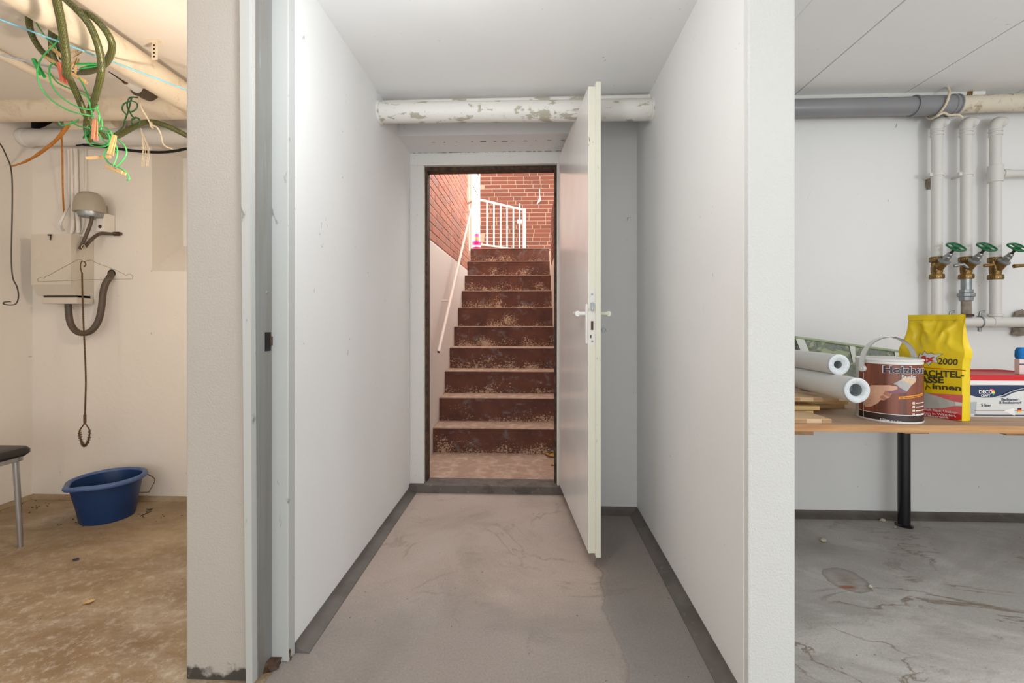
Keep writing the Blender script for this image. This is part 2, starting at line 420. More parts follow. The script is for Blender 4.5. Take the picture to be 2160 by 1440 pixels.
class MB:
    def __init__(s): s.bm = bmesh.new()
    def box(s, x0, y0, z0, x1, y1, z1, bev=0.0):
        vs = [s.bm.verts.new((x, y, z)) for z in (z0, z1) for y in (y0, y1) for x in (x0, x1)]
        fs = [s.bm.faces.new([vs[i] for i in q]) for q in ((0, 2, 3, 1), (4, 5, 7, 6), (0, 1, 5, 4), (2, 6, 7, 3), (0, 4, 6, 2), (1, 3, 7, 5))]
        if bev:
            es = list({e for f in fs for e in f.edges})
            bmesh.ops.bevel(s.bm, geom=es, offset=bev, segments=2, affect='EDGES', profile=0.6)
        return s
    def prism(s, prof, axis_fn):
        """prof: list of 2D points; axis_fn(u,v,t) with t in 0,1 -> 3D"""
        a = [s.bm.verts.new(axis_fn(u, v, 0)) for u, v in prof]; b = [s.bm.verts.new(axis_fn(u, v, 1)) for u, v in prof]
        n = len(prof)
        for i in range(n): s.bm.faces.new((a[i], a[(i + 1) % n], b[(i + 1) % n], b[i]))
        s.bm.faces.new(a[::-1]); s.bm.faces.new(b); return s
    def tube(s, pts, r, seg=10, sm=0, cap=True):
        pts = catmull(pts, sm) if sm else [Vector(p) for p in pts]
        n = len(pts); rr = r if isinstance(r, (list, tuple)) else None
        rings = []; t0 = (pts[1] - pts[0]).normalized()
        up = Vector((0, 0, 1)) if abs(t0.z) < .9 else Vector((1, 0, 0))
        nx = t0.cross(up).normalized()
        for i, p in enumerate(pts):
            t = (pts[min(i + 1, n - 1)] - pts[max(i - 1, 0)]).normalized()
            nx = (nx - t * nx.dot(t)).normalized(); ny = t.cross(nx)
            q = (rr[min(int(i * len(rr) / n), len(rr) - 1)] if rr else r)
            rings.append([s.bm.verts.new(p + (nx * math.cos(a) + ny * math.sin(a)) * q) for a in [2 * math.pi * k / seg for k in range(seg)]])
        for a, b in zip(rings, rings[1:]):
            for k in range(seg): s.bm.faces.new((a[k], a[(k + 1) % seg], b[(k + 1) % seg], b[k]))
        if cap: s.bm.faces.new(rings[0][::-1]); s.bm.faces.new(rings[-1])
        return s
    def cyl(s, a, b, r, seg=20, r2=None):
        return s.tube([a, b], [r, r if r2 is None else r2] if r2 is not None else r, seg)
    def lathe(s, prof, c, axis=(0, 0, 1), seg=32, fn=None):
        """prof: (radius, height) along axis"""
        ax = Vector(axis).normalized(); u = ax.orthogonal().normalized(); v = ax.cross(u); c = Vector(c)
        if ax.z > .99: u, v = Vector((1, 0, 0)), Vector((0, 1, 0))
        rings = []
        for r, h in prof:
            if r < 1e-6: rings.append([s.bm.verts.new(c + ax * h)])
            else:
                ring = []
                for k in range(seg):
                    an = 2 * math.pi * k / seg; rr = r * (fn(an, h) if fn else 1)
                    ring.append(s.bm.verts.new(c + ax * h + (u * math.cos(an) + v * math.sin(an)) * rr))
                rings.append(ring)
        for a, b in zip(rings, rings[1:]):
            if len(a) == 1 and len(b) == 1: continue
            for k in range(seg):
                k2 = (k + 1) % seg
                if len(a) == 1: s.bm.faces.new((a[0], b[k2], b[k]))
                elif len(b) == 1: s.bm.faces.new((a[k], a[k2], b[0]))
                else: s.bm.faces.new((a[k], a[k2], b[k2], b[k]))
        return s
    def torus(s, c, axis, R, r, seg=28, ss=8, a0=0, a1=2 * math.pi):
        ax = Vector(axis).normalized(); u = ax.orthogonal().normalized(); v = ax.cross(u); c = Vector(c)
        full = abs(a1 - a0 - 2 * math.pi) < 1e-6
        pts = [c + (u * math.cos(a) + v * math.sin(a)) * R for a in [a0 + (a1 - a0) * k / seg for k in range(seg + (0 if full else 1))]]
        if not full: return s.tube(pts, r, ss)
        rings = []
        for p in pts:
            o = (p - c).normalized()
            rings.append([s.bm.verts.new(p + (o * math.cos(b) + ax * math.sin(b)) * r) for b in [2 * math.pi * k / ss for k in range(ss)]])
        for i in range(seg):
            a, b = rings[i], rings[(i + 1) % seg]
            for k in range(ss): s.bm.faces.new((a[k], a[(k + 1) % ss], b[(k + 1) % ss], b[k]))
        return s
    def blob(s, c, r, sub=2, jit=0.2, sc=(1, 1, 1)):
        g = bmesh.ops.create_icosphere(s.bm, subdivisions=sub, radius=1)
        for v in g['verts']:
            k = 1 + random.uniform(-jit, jit)
            v.co = Vector(c) + Vector((v.co.x * sc[0], v.co.y * sc[1], v.co.z * sc[2])) * r * k
        return s
    def grid(s, nu, nv, fn):
        vs = [[s.bm.verts.new(fn(i / nu, j / nv)) for i in range(nu + 1)] for j in range(nv + 1)]
        for j in range(nv):
            for i in range(nu): s.bm.faces.new((vs[j][i], vs[j][i + 1], vs[j + 1][i + 1], vs[j + 1][i]))
        return s
    def build(s, name, mat, parent=None, smooth=None, origin=None):
        bmesh.ops.recalc_face_normals(s.bm, faces=s.bm.faces[:])
        if origin is None:
            xs = [v.co for v in s.bm.verts]
            origin = Vector(((min(v.x for v in xs) + max(v.x for v in xs)) / 2, (min(v.y for v in xs) + max(v.y for v in xs)) / 2, min(v.z for v in xs)))
        origin = Vector(origin)
        for v in s.bm.verts: v.co -= origin
        if smooth is not None:
            lim = math.radians(smooth)
            for f in s.bm.faces: f.smooth = True
            for e in s.bm.edges:
                if len(e.link_faces) == 2 and e.calc_face_angle(0) > lim: e.smooth = False
        me = bpy.data.meshes.new(name); s.bm.to_mesh(me); s.bm.free()
        for m in (mat if isinstance(mat, list) else [mat]): me.materials.append(m)
        o = bpy.data.objects.new(name, me); COL.objects.link(o)
        WO[o.name] = origin; o.location = origin - wo(parent)
        if parent: o.parent = parent
        return o


def tag(o, label=None, cat=None, group=None, kind=None):
    for k, v in (('label', label), ('category', cat), ('group', group), ('kind', kind)):
        if v: o[k] = v
    return o


def thing(name, loc, label, cat, group=None, kind=None):
    o = bpy.data.objects.new(name, None); COL.objects.link(o); o.empty_display_size = 0.05
    o.location = loc; WO[o.name] = Vector(loc)
    return tag(o, label, cat, group, kind)


def struct(mb, name, mat, parent=None, label=None, smooth=None):
    o = mb.build(name, mat, parent, smooth, origin=(0, 0, 0) if parent is None else None)
    if parent is None: o['kind'] = 'structure'
    if label: o['label'] = label
    return o


def text_mesh(body, offset=0.0, shear=0.0):
    """returns list of (verts2D, faces) for a line of text, scaled so that capitals are 1 high; also its width"""
    cu = bpy.data.curves.new('lettering_curve', 'FONT'); cu.body = body; cu.size = 1; cu.offset = offset; cu.shear = shear
    cu.resolution_u = 3
    o = bpy.data.objects.new('lettering_tmp', cu); COL.objects.link(o)
    dg = bpy.context.evaluated_depsgraph_get(); dg.update()
    me = bpy.data.meshes.new_from_object(o.evaluated_get(dg))
    vs = [(v.co.x, v.co.y) for v in me.vertices]; fs = [tuple(p.vertices) for p in me.polygons]
    bpy.data.objects.remove(o); bpy.data.curves.remove(cu); bpy.data.meshes.remove(me)
    x0 = min(v[0] for v in vs); x1 = max(v[0] for v in vs)
    vs = [(v[0] - x0, v[1] / 0.69) for v in vs]
    return vs, fs, x1 - x0


def lettering(body, fn, u0, v0, wid, hgt, mat, parent, offset=0.0, name='lettering', slope=0.0):
    """fn(u,v) -> 3D on the printed surface; the line starts at u0,v0, is wid wide with capitals hgt high"""
    vs, fs, wd = text_mesh(body, offset)
    mb = MB()
    bv = [mb.bm.verts.new(fn(u0 + x / wd * wid, v0 + y * hgt + slope * x / wd)) for x, y in vs]
    for f in fs:
        try: mb.bm.faces.new([bv[i] for i in f])
        except ValueError: pass
    return mb.build(name, mat, parent)


def decal(poly, fn, mat, parent, name, cuts=2):
    mb = MB(); b = mb.bm
    f = b.faces.new([b.verts.new((u, v, 0)) for u, v in poly])
    bmesh.ops.triangulate(b, faces=[f])
    if cuts: bmesh.ops.subdivide_edges(b, edges=b.edges[:], cuts=cuts, use_grid_fill=True)
    for v in b.verts: v.co = fn(v.co.x, v.co.y)
    return mb.build(name, mat, parent)


# ------------------------------------------------------------------ the setting
XL, XR = -0.716, 0.558            # corridor walls
PLX, PRX = -0.965, 0.676          # far faces of the two partitions
YB, YBL = 2.41, 2.47              # back walls
CEIL, CC = 2.13, 2.07
XW, XE, YS = -2.83, 3.6, -2.2     # outer walls of the cellar room
YO = 2.76                         # outside face

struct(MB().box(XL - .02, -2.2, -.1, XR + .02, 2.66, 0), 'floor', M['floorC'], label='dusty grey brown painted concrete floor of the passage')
struct(MB().box(XW, YS, -.1, XL - .02, YBL, 0), 'floor_left', M['floorL'], label='brown stained concrete floor on the left')
struct(MB().box(XR + .02, YS, -.1, XE, YB, 0), 'floor_right', M['floorR'], label='grey water stained concrete floor on the right')
struct(MB().box(XW, YS, CEIL, PLX + .1, YO, CEIL + .2), 'ceiling_left', M['wallL'])
struct(MB().box(PLX + .1, YS, CEIL, PRX - .02, 1.25, CEIL + .2), 'ceiling_front', M['ceil'])
struct(MB().box(PLX + .02, 1.2, CC, PRX - .02, YO, CEIL + .2), 'ceiling', M['ceil'], label='low white ceiling of the passage')
cr = struct(MB().box(PRX - .02, YS, CEIL + .012, XE, YO, CEIL + .2), 'ceiling_right', M['ceil'])
jx = [PRX - .02, 0.985, 1.315, 1.85, 2.40, 2.95, 3.6]
for i in range(6):
    MB().box(jx[i] + .003, YS, CEIL - (.006 if i == 0 else 0), jx[i + 1] - .003, YB, CEIL + .012, 0.002).build('panel', M['ceil'], cr)
struct(MB().box(XW - .2, YS - .2, -.1, XW, YO, CEIL + .2), 'wall_left', M['wallL'])
struct(MB().box(XE, YS - .2, -.1, XE + .2, YO, CEIL + .2), 'wall_right', M['wall'])
struct(MB().box(XW, YS - .2, -.1, XE, YS, CEIL + .2), 'wall_rear', M['wall'])

# left back wall with the splayed window recess
wx0, wx1 = PY(320, 572, YBL).x, -1.42
wz0, wz1 = PY(320, 572, YBL).z, 2.0
mb = MB().box(XW, YBL, -.1, wx0, YO, CEIL).box(wx1, YBL, -.1, PLX, YO, CEIL).box(wx0, YBL, -.1, wx1, YO, wz0).box(wx0, YBL, wz1, wx1, YO, CEIL)
mb.prism([(YBL, wz0 - .001), (2.745, wz0 - .001), (2.745, wz0 + .215)], lambda u, v, t: (wx0 + t * (wx1 - wx0), u, v))
struct(mb, 'wall_back_left', M['wallL'])
wn = thing('window_1', (wx0 + .3, 2.73, wz0 + .2), 'small cellar window deep in the sloping recess of the left wall', 'window', kind='structure')
MB().box(wx0, 2.725, wz0 + .18, wx1, 2.735, wz1).build('pane', M['window'], wn)
mb = MB()
for x in (wx0, (wx0 + wx1) / 2 - .02, wx1 - .04): mb.box(x, 2.70, wz0 + .18, x + .04, 2.75, wz1)
mb.box(wx0 + .04, 2.703, wz0 + .18, wx1 - .04, 2.748, wz0 + .22).box(wx0 + .04, 2.703, wz1 - .04, wx1 - .04, 2.748, wz1)
mb.build('window_frame', M['white'], wn)
p = PX(386, 397, -2.02)
MB().box(-2.01, 2.67, p.z - .014, -1.98, 2.705, p.z + .014, .004).build('window_latch', M['steel'], wn)

# passage walls
mb = MB().box(PLX, 1.235, -.1, -.772, 1.34, CEIL, .006).box(PLX + .001, 1.336, -.1, XL, YO, CEIL - .001)
struct(mb, 'wall_passage_left', M['pillar'])
struct(MB().box(XL - .01, 1.338, -.05, XL + .003, 2.655, CC + .005), 'wall_passage_face', M['wall'])
struct(MB().box(XR, 1.194, -.1, PRX, YB + .02, CEIL, .005), 'wall_passage_right', M['rough'])
struct(MB().box(XR - .003, 1.215, -.05, XR + .01, YB + .005, CC + .005), 'wall_passage_face', M['wall'])
mb = MB().box(.232, YB, -.1, PRX - .01, YO, CC + .02).box(XL - .05, YB, 1.992, .24, YO, CC + .02)
struct(mb, 'wall_door', M['wall'])
struct(MB().box(PRX - .02, YB, -.1, XE, YO, CEIL + .1), 'wall_back_right', M['wall'])

wd_ = bpy.data.objects['wall_door']
for yy_, zz_, x0_, x1_, n_ in ((2.655, 1.9915, -.70, .20, 26), (2.50, 1.9915, -.55, .20, 12), (2.4095, 1.9935, -.60, .45, 0)):
    for k in range(n_):
        xx_ = x0_ + (x1_ - x0_) * (k + random.random() * .6) / n_
        L_ = random.uniform(.008, .035)
        MB().tube([(xx_, yy_, zz_), (xx_ + L_ * .5, yy_ - .0015, zz_), (xx_ + L_, yy_ + .001, zz_)], random.uniform(.0006, .0018), 5).build('crack', M['dark'], wd_)

# cement coves at the foot of the walls
def cove(name, fn, h=.030, d=.045):
    prof = [(0, 0), (d, 0), (d, .003), (d * .45, .009), (d * .12, .019), (.003, h), (0, h)]
    return struct(MB().prism(prof, fn), name, M['skirt'], smooth=50)
cove('baseboard_left', lambda u, v, t: (XL + .003 + u, 1.345 + t * 1.305, v))
cove('baseboard_right', lambda u, v, t: (XR - .003 - u, 1.20 + t * 1.21, v))
cove('baseboard_niche', lambda u, v, t: (.232 + t * .326, YB - u, v))
cove('baseboard_back', lambda u, v, t: (PRX + t * 2.9, YB - u, v))
bl = cove('baseboard_cellar', lambda u, v, t: (XW + t * 1.86, YBL - u, v), .022, .03); bl.data.materials[0] = M['floorL']
bl = cove('baseboard_cellar', lambda u, v, t: (XW + u, YS + t * 4.66, v), .022, .03); bl.data.materials[0] = M['floorL']

# grey steel jamb of the near doorway (its door is gone)
jm = thing('trim_jamb', (-.75, 1.3, 0), 'grey primed steel door jamb with an empty strike hole, on the left pillar', 'door frame', kind='structure')
MB().prism([(0, 0), (.019, 0), (.026, 1), (0, 1)], lambda u, v, t: (-.785 + u - (.018 * v if u > .001 else .02 * v), 1.222 + t * .03, v * CEIL)).build('flange', M['jambface'], jm)
MB().box(-.79, 1.245, 0, -.762, 1.335, CEIL).build('rebate', M['jamb'], jm)
MB().box(-.772, 1.308, 0, XL + .0045, 1.345, CEIL, .003).build('stop', M['jambface'], jm)
p = PX(568, 720, -.762)
MB().box(-.7635, p.y - .022, p.z - .027, -.7605, p.y + .006, p.z + .027).build('strike_hole', M['dark'], jm)
MB().box(-.7625, p.y + .002, p.z - .012, -.7585, p.y + .024, p.z + .014, .001).build('strike_tongue', M['rust'], jm)
p = PX(563, 617, -.762)
MB().lathe([(0, .002), (.0035, .0015), (.0045, 0)], (-.762, p.y, p.z), (1, 0, 0), 10).build('screw', M['steel'], jm)
MB().blob((-.755, 1.29, .004), .03, 2, .3, (1, 1, .6)).blob((-.722, 1.318, .012), .014, 2, .3, (1, .8, 2.2)).build('rusted_foot', M['rust'], jm)

# white steel frame of the stair door
YF = 2.66
ft = thing('trim_door_frame', (-.24, YF, .048), 'white painted steel frame around the opening to the outside stairs', 'door frame', kind='structure')
FX0, FX1 = PY(894, 680, YF).x, PY(1175, 680, YF).x
FZ = PY(1000, 347, YF).z
MB().box(XL, YF, 0.0, FX0, YO, FZ + .0, .003).build('jamb', M['frame'], ft)
MB().box(FX1, YF, 0.0, .24, YO, FZ, .003).build('jamb', M['frame'], ft)
MB().box(XL, YF, FZ, .24, YO, 2.0, .003).build('head', M['frame'], ft)
mb = MB().box(FX0 - .004, YF + .035, .04, FX0 + .013, YO + .002, FZ - .014).box(FX1 - .013, YF + .035, .04, FX1 + .004, YO + .002, FZ - .014).box(FX0 - .004, YF + .03, FZ - .022, FX1 + .004, YO + .002, FZ + .004)
mb.build('rebate', M['rust'], ft)
struct(MB().box(XL - .02, 2.635, -.1, .236, YO + .005, .046, .004), 'trim_threshold', M['step'])

# ------------------------------------------------------------------ outside stairs
SX0, SX1 = -.718, .212
D1, TR, RS, Z0 = 3.31, .23, .1825, .042
struct(MB().box(SX0, YO - .03, -.1, SX1, D1 + .05, Z0), 'floor_outside', M['tread'])
st = thing('staircase', ((SX0 + SX1) / 2, D1, Z0), 'worn brown painted concrete staircase climbing to the yard', 'stairs')
for k in range(10):
    y = D1 + k * TR; z = Z0 + k * RS; xl = SX0 + .001; xr = SX1 - .001
    mb = MB().box(xl, y, z - .1 if k else z - .05, xr, y + TR + .04, z + RS - .008, .0)
    s_ = mb.build('step', M['riser'], st, origin=((xl + xr) / 2, y, z))
    MB().box(xl - .0, y - .006, z + RS - .008, xr, y + TR + .004, z + RS, .003).build('tread', M['tread'], s_)
ZT = Z0 + 10 * RS
struct(MB().box(-2.2, D1 + 10 * TR - .05, ZT - .3, 1.6, 7.3, ZT - .004), 'floor_yard', M['tread'])

struct(MB().box(-2.2, 5.0, 3.45, 1.6, 7.3, 3.57), 'shade_roof', M['white'])  # unseen roof, added to shade the far brick wall

struct(MB().box(-1.02, YO - .01, -.1, SX0, 5.32, 1.585, .012), 'wall_stair_left', M['stucco'])
struct(MB().box(SX1, YO - .01, -.1, .5, 5.25, 1.60, .012), 'wall_stair_right', M['stucco'])
wbl = struct(MB().box(-1.02, YO - .01, 1.585, -.7245, 5.30, 3.3), 'wall_brick_left', M['mortar'])
wbr = struct(MB().box(.2185, YO - .01, 1.60, .5, 5.0, 2.16), 'wall_brick_right', M['mortar'])
wbf = struct(MB().box(-2.2, 7.004, ZT - .3, 1.6, 7.3, 4.6), 'wall_brick_far', M['mortar'])
struct(MB().box(-2.8, 2.45, CEIL + .195, 3.4, YO - .02, 5.6), 'wall_house', M['mortar'])


def brick_data(L, Hh, Dp, m='brick'):
    mb = MB(); c = .0035
    a = [(0, 0), (L, 0), (L, Hh), (0, Hh)]; b = [(c, c), (L - c, c), (L - c, Hh - c), (c, Hh - c)]
    v0 = [mb.bm.verts.new((x, Dp, z)) for x, z in a]; v1 = [mb.bm.verts.new((x, c, z)) for x, z in a]; v2 = [mb.bm.verts.new((x, 0, z)) for x, z in b]
    for i in range(4):
        j = (i + 1) % 4
        mb.bm.faces.new((v0[i], v0[j], v1[j], v1[i])); mb.bm.faces.new((v1[i], v1[j], v2[j], v2[i]))
    mb.bm.faces.new(v2)
    bmesh.ops.recalc_face_normals(mb.bm, faces=mb.bm.faces[:])
    me = bpy.data.meshes.new('brick'); mb.bm.to_mesh(me); mb.bm.free(); me.materials.append(M[m]); return me


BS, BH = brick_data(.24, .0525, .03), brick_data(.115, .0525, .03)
PS, PH = brick_data(.24, .0525, .03, 'bricklit'), brick_data(.115, .0525, .03, 'bricklit')


def lay(parent, u0, u1, z0, z1, place, keep, rnd, header=.3, st=BS, hd=BH):
    z = z0
    while z + .0525 <= z1 + 1e-6:
        u = u0 - rnd.uniform(0, .24)
        while u < u1:
            h = rnd.random() < header
            L = .115 if h else .24
            if u >= u0 - .002 and u + L <= u1 + .002 and keep(u, u + L, z):
                o = bpy.data.objects.new('brick', hd if h else st); COL.objects.link(o)
                loc, rot = place(u, z, rnd.uniform(-.0015, .0015), L)
                o.parent = parent; o.location = Vector(loc) - wo(parent); o.rotation_euler = (0, 0, rot)
            u += L + .011
        z += .0625


rnd = random.Random(3)
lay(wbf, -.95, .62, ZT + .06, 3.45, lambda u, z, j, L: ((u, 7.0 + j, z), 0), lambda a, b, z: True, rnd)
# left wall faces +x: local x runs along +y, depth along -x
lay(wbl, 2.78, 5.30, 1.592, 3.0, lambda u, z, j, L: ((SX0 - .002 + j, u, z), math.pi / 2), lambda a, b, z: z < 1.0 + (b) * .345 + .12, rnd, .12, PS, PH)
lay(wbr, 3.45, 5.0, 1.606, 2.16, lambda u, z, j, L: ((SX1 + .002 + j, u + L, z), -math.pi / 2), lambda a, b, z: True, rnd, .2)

# handrail on the left stair wall
hr = thing('handrail', (SX0 + .08, 3.2, .8), 'pale tubular handrail sloping up the left stairwell wall', 'handrail')
hX = SX0 + .075
a = PX(925, 742, hX); b = PX(997, 425, hX)
MB().tube([a, a + (b - a) * .97, b, b + Vector((-.01, .06, .02)), b + Vector((-.07, .09, .0))], .0125, 12).build('rail', M['handrail'], hr, 40)
MB().lathe([(0, 0), (.009, 0)], a - (b - a).normalized() * .0008, (b - a), 12).build('open_end', M['dark'], hr)
for f in (.27, .93):
    c = a + (b - a) * f
    MB().tube([c, c + Vector((-.02, 0, -.035)), c + Vector((-.076, 0, -.035))], .006, 8).build('bracket', M['handrail'], hr, 40)

# white gate with upright bars at the stair head
gl, gr_ = PY(1000, 418, 6.15), PY(1106, 443, 6.83)
gt = thing('gate', (gl.x, gl.y, ZT), 'white metal gate with upright bars at the top of the stairs', 'gate')
zt = (gl.z + gr_.z) / 2; zb = PY(1000, 513, 6.15).z
dv = Vector((gr_.x - gl.x, gr_.y - gl.y, 0))
def gp(f, z): return Vector((gl.x, gl.y, z)) + dv * f
MB().tube([gp(0, zt), gp(1, zt)], .016, 10).build('top_rail', M['railpaint'], gt, 40)
MB().tube([gp(0, zb), gp(1, zb)], .013, 10).build('bottom_rail', M['railpaint'], gt, 40)
for i in range(6):
    f = .24 + i * .131
    MB().tube([gp(f, zb), gp(f, zt)], .011, 8).build('bar', M['railpaint'], gt, 40)
MB().tube([gp(1.0, ZT), gp(1.0, zt + .02)], .024, 12).build('gate_post', M['railpaint'], gt, 40)
MB().tube([gp(.9, zt + .08), gp(.9, zt - .17)], .009, 8).box(*(gp(.9, zt - .2) - Vector((.035, .012, .012))), *(gp(.9, zt - .17) + Vector((.035, .012, .012)))).build('latch', M['railpaint'], gt)
MB().tube([gp(0, ZT), gp(0, zt)], .02, 12).build('hinge_post', M['railpaint'], gt, 40)

p0, p1 = PY(995, 527, 5.75), PY(1011, 527, 5.75)
wp = thing('white_post', ((p0.x + p1.x) / 2, 5.8, ZT), 'broad white post at the stair head beside the barred gate', 'post')
MB().box(p0.x, 5.75, ZT - .01, p1.x, 5.86, 3.448, .006).build('post_body', M['railpaint'], wp)
q0 = PY(1000, 360, 5.748)
mb = MB(); mb.tube([PY(x, y, 5.749) for x, y in ((998, 360), (1003, 359), (1007, 363), (1009, 370))], .006, 6, 4); mb.build('dark_curve', M['wire'], wp)
mb = MB()
for i in range(6):
    mb.tube([PY(997.5 + i * 1.8, 390 + i * 4, 5.749), PY(998.3 + i * 1.8, 392 + i * 4, 5.749)], .004, 5)
mb.build('dark_dashes', M['wire'], wp)
dp0 = PY(993, 500, 5.45)
tag(MB().cyl((dp0.x, 5.45, ZT - .01), (dp0.x, 5.45, 3.448), .018).build('downpipe', M['handrail'], smooth=40), 'thin pale pipe standing against the end of the left brick wall', 'pipe')
c = PY(1005, 527, 5.55)
bk = thing('magenta_tub', (c.x, 5.55, ZT), 'magenta tub on the landing at the foot of the white post', 'tub')
MB().lathe([(0, 0), (.046, 0), (.055, .09), (.058, .09), (.058, .105), (0, .105)], (c.x, 5.55, ZT), seg=24).build('body', M['magenta'], bk, 40)
MB().lathe([(.0530, .040), (.0548, .062)], (c.x, 5.55, ZT), seg=24).build('label_band', M['print_white'], bk, 40)
jr = thing('small_jar', (c.x + .004, 5.55, ZT + .105), 'small yellow and purple jar standing on the magenta tub', 'jar')
MB().lathe([(0, 0), (.026, 0), (.028, .01), (.028, .075), (.02, .08), (0, .08)], (c.x + .004, 5.55, ZT + .105), seg=20).build('body', M['jar'], jr, 40)
MB().lathe([(.029, .022), (.029, .058)], (c.x + .004, 5.55, ZT + .105), seg=20).build('label_band', M['jarlabel'], jr, 40)
MB().lathe([(0, .096), (.024, .096), (.024, .08), (.0, .08)], (c.x + .004, 5.55, ZT + .105), seg=20).build('lid', M['magenta'], jr, 40)
mb = MB()
mb.tube([PY(1138, 399, 6.99), PY(1138, 410, 6.97), PY(1139, 417, 6.96), PY(1136, 424, 6.96), PY(1133, 430, 6.97)], .008, 8, 4)
mb.tube([PY(1138, 414, 6.965), PY(1140, 420, 6.96), PY(1137, 426, 6.96)], .007, 8, 4)
tag(mb.build('wall_hook', M['railpaint'], smooth=50), 'white forked hook on the far brick wall outside', 'hook')

# dry leaves blown into the corner of the first step
def leaf(name, c, s, rz, label, m='leaf', curl=.3):
    mb = MB(); n = 7
    L = []; R = []
    for i in range(n + 1):
        t = i / n; wd = s * .28 * math.sin(math.pi * t) * (1.25 if i % 2 else .85) + .0004
        zc = .004 + s * curl * (t - .5) ** 2 * 2
        L.append(mb.bm.verts.new((t * s - s / 2, wd, zc + wd * .35))); R.append(mb.bm.verts.new((t * s - s / 2, -wd, zc + wd * .2)))
    Cn = [mb.bm.verts.new((i / n * s - s / 2, 0, .003 + s * curl * (i / n - .5) ** 2 * 2)) for i in range(n + 1)]
    for i in range(n):
        mb.bm.faces.new((L[i], L[i + 1], Cn[i + 1], Cn[i])); mb.bm.faces.new((Cn[i], Cn[i + 1], R[i + 1], R[i]))
    o = mb.build(name, M[m], origin=(0, 0, 0)); o.location = c; o.rotation_euler = (0, 0, rz)
    return tag(o, label, 'leaf')
leaf('dry_leaf', PZ(1163, 963, Z0), .09, .5, 'dry brown leaf at the right foot of the lowest step', curl=.5)
leaf('dry_leaf', PZ(1155, 960, Z0), .06, 2.2, 'small dry leaf left of the larger one by the lowest step', curl=.6)
leaf('dry_leaf', PZ(1165, 981, Z0), .045, 1.2, 'curled leaf lying alone on the outside landing near the door', curl=.4)

# ------------------------------------------------------------------ the open white door
hg = PY(1177, 680, YF - .004); hgx, hgy = hg.x + .003, hg.y
fe = PX(1241, 680, .232)
ux = Vector((fe.x - hgx, fe.y - hgy, 0)); DL = ux.length; ang = math.atan2(ux.y, ux.x)
zb_, zt_ = .062, 1.952
dr = thing('door_1', (hgx, hgy, zb_), 'white steel door standing open into the passage, cream worn edge', 'door', kind='structure')
dr.rotation_euler = (0, 0, ang)
HT = zt_ - zb_
# local: +x along the leaf to the free edge, face seen from the left is -y
def dpart(mb, name, mat, smooth=None, parent=None):
    o = mb.build(name, mat, None, smooth, origin=(0, 0, 0)); o.parent = parent or dr; return o
lf = dpart(MB().box(0, 0, 0, DL, .030, HT, .002), 'door_leaf', M['door'])
dpart(MB().box(-.004, .028, -.012, DL + .013, .048, HT + .014, .002), 'rebated_sheet', M['door'])
dpart(MB().box(DL - .001, .0015, .002, DL + .0012, .029, HT - .002), 'edge_strip', M['edge'])
dpart(MB().box(DL + .0125, .0285, -.011, DL + .0142, .0475, HT + .013), 'lip_strip', M['edge'])
def dz(py): return (EYE - (py - HZ) / F * 1.84) - zb_
lz0, lz1 = dz(730), dz(610)
lk = dpart(MB().box(DL, .005, lz0, DL + .0022, .025, lz1, .0008), 'lock_plate', M['frame'])
for z in (lz1 - .02, lz0 + .02):
    dpart(MB().lathe([(0, .0012), (.004, .0008), (.005, 0)], (DL + .0022, .015, z), (1, 0, 0), 10), 'screw', M['steel'], parent=lk)
dpart(MB().box(DL + .001, .009, dz(655), DL + .010, .021, dz(638), .002), 'latch_bolt', M['steel'])
dpart(MB().box(DL + .0015, .010, dz(696), DL + .0026, .020, dz(677)), 'bolt_slot', M['rust'])
dpart(MB().box(DL + .0015, .008, dz(713), DL + .0026, .012, dz(706)), 'chipped_mark', M['dark'])
hp = dpart(MB().box(DL - .052, -.006, dz(725), DL - .022, .001, dz(640), .002), 'handle_plate', M['door'])
hz_ = dz(661)
mb = MB().tube([(DL - .037, .0, hz_), (DL - .037, -.034, hz_)], .009, 12)
mb.tube([(DL - .032, -.037, hz_), (DL - .05, -.037, hz_), (DL - .10, -.036, hz_ + .001), (DL - .142, -.03, hz_ + .003), (DL - .15, -.026, hz_ + .003)], [.0115, .011, .0095, .008, .006], 12)
dpart(mb, 'lever_handle', M['white'], 40)
dpart(MB().box(DL - .052, .047, dz(725), DL - .022, .053, dz(640), .002), 'handle_plate', M['edge'])
mb = MB().tube([(DL - .037, .05, hz_), (DL - .037, .09, hz_)], .009, 12)
mb.tube([(DL - .032, .092, hz_), (DL - .09, .092, hz_), (DL - .15, .086, hz_ + .002)], [.011, .009, .006], 12)
dpart(mb, 'lever_handle', M['edge'], 40)
kz = dz(696)
mb = MB().tube([(DL - .037, .05, kz), (DL - .037, .066, kz)], .003, 8).torus((DL - .037, .074, kz), (1, 0, 0), .009, .0025, 16, 6)
dpart(mb, 'key', M['steel'], 40)
for z in (.25, HT - .25):
    dpart(MB().cyl((-.004, .03, z), (-.004, .03, z + .1), .009, 12), 'hinge', M['frame'], 40)

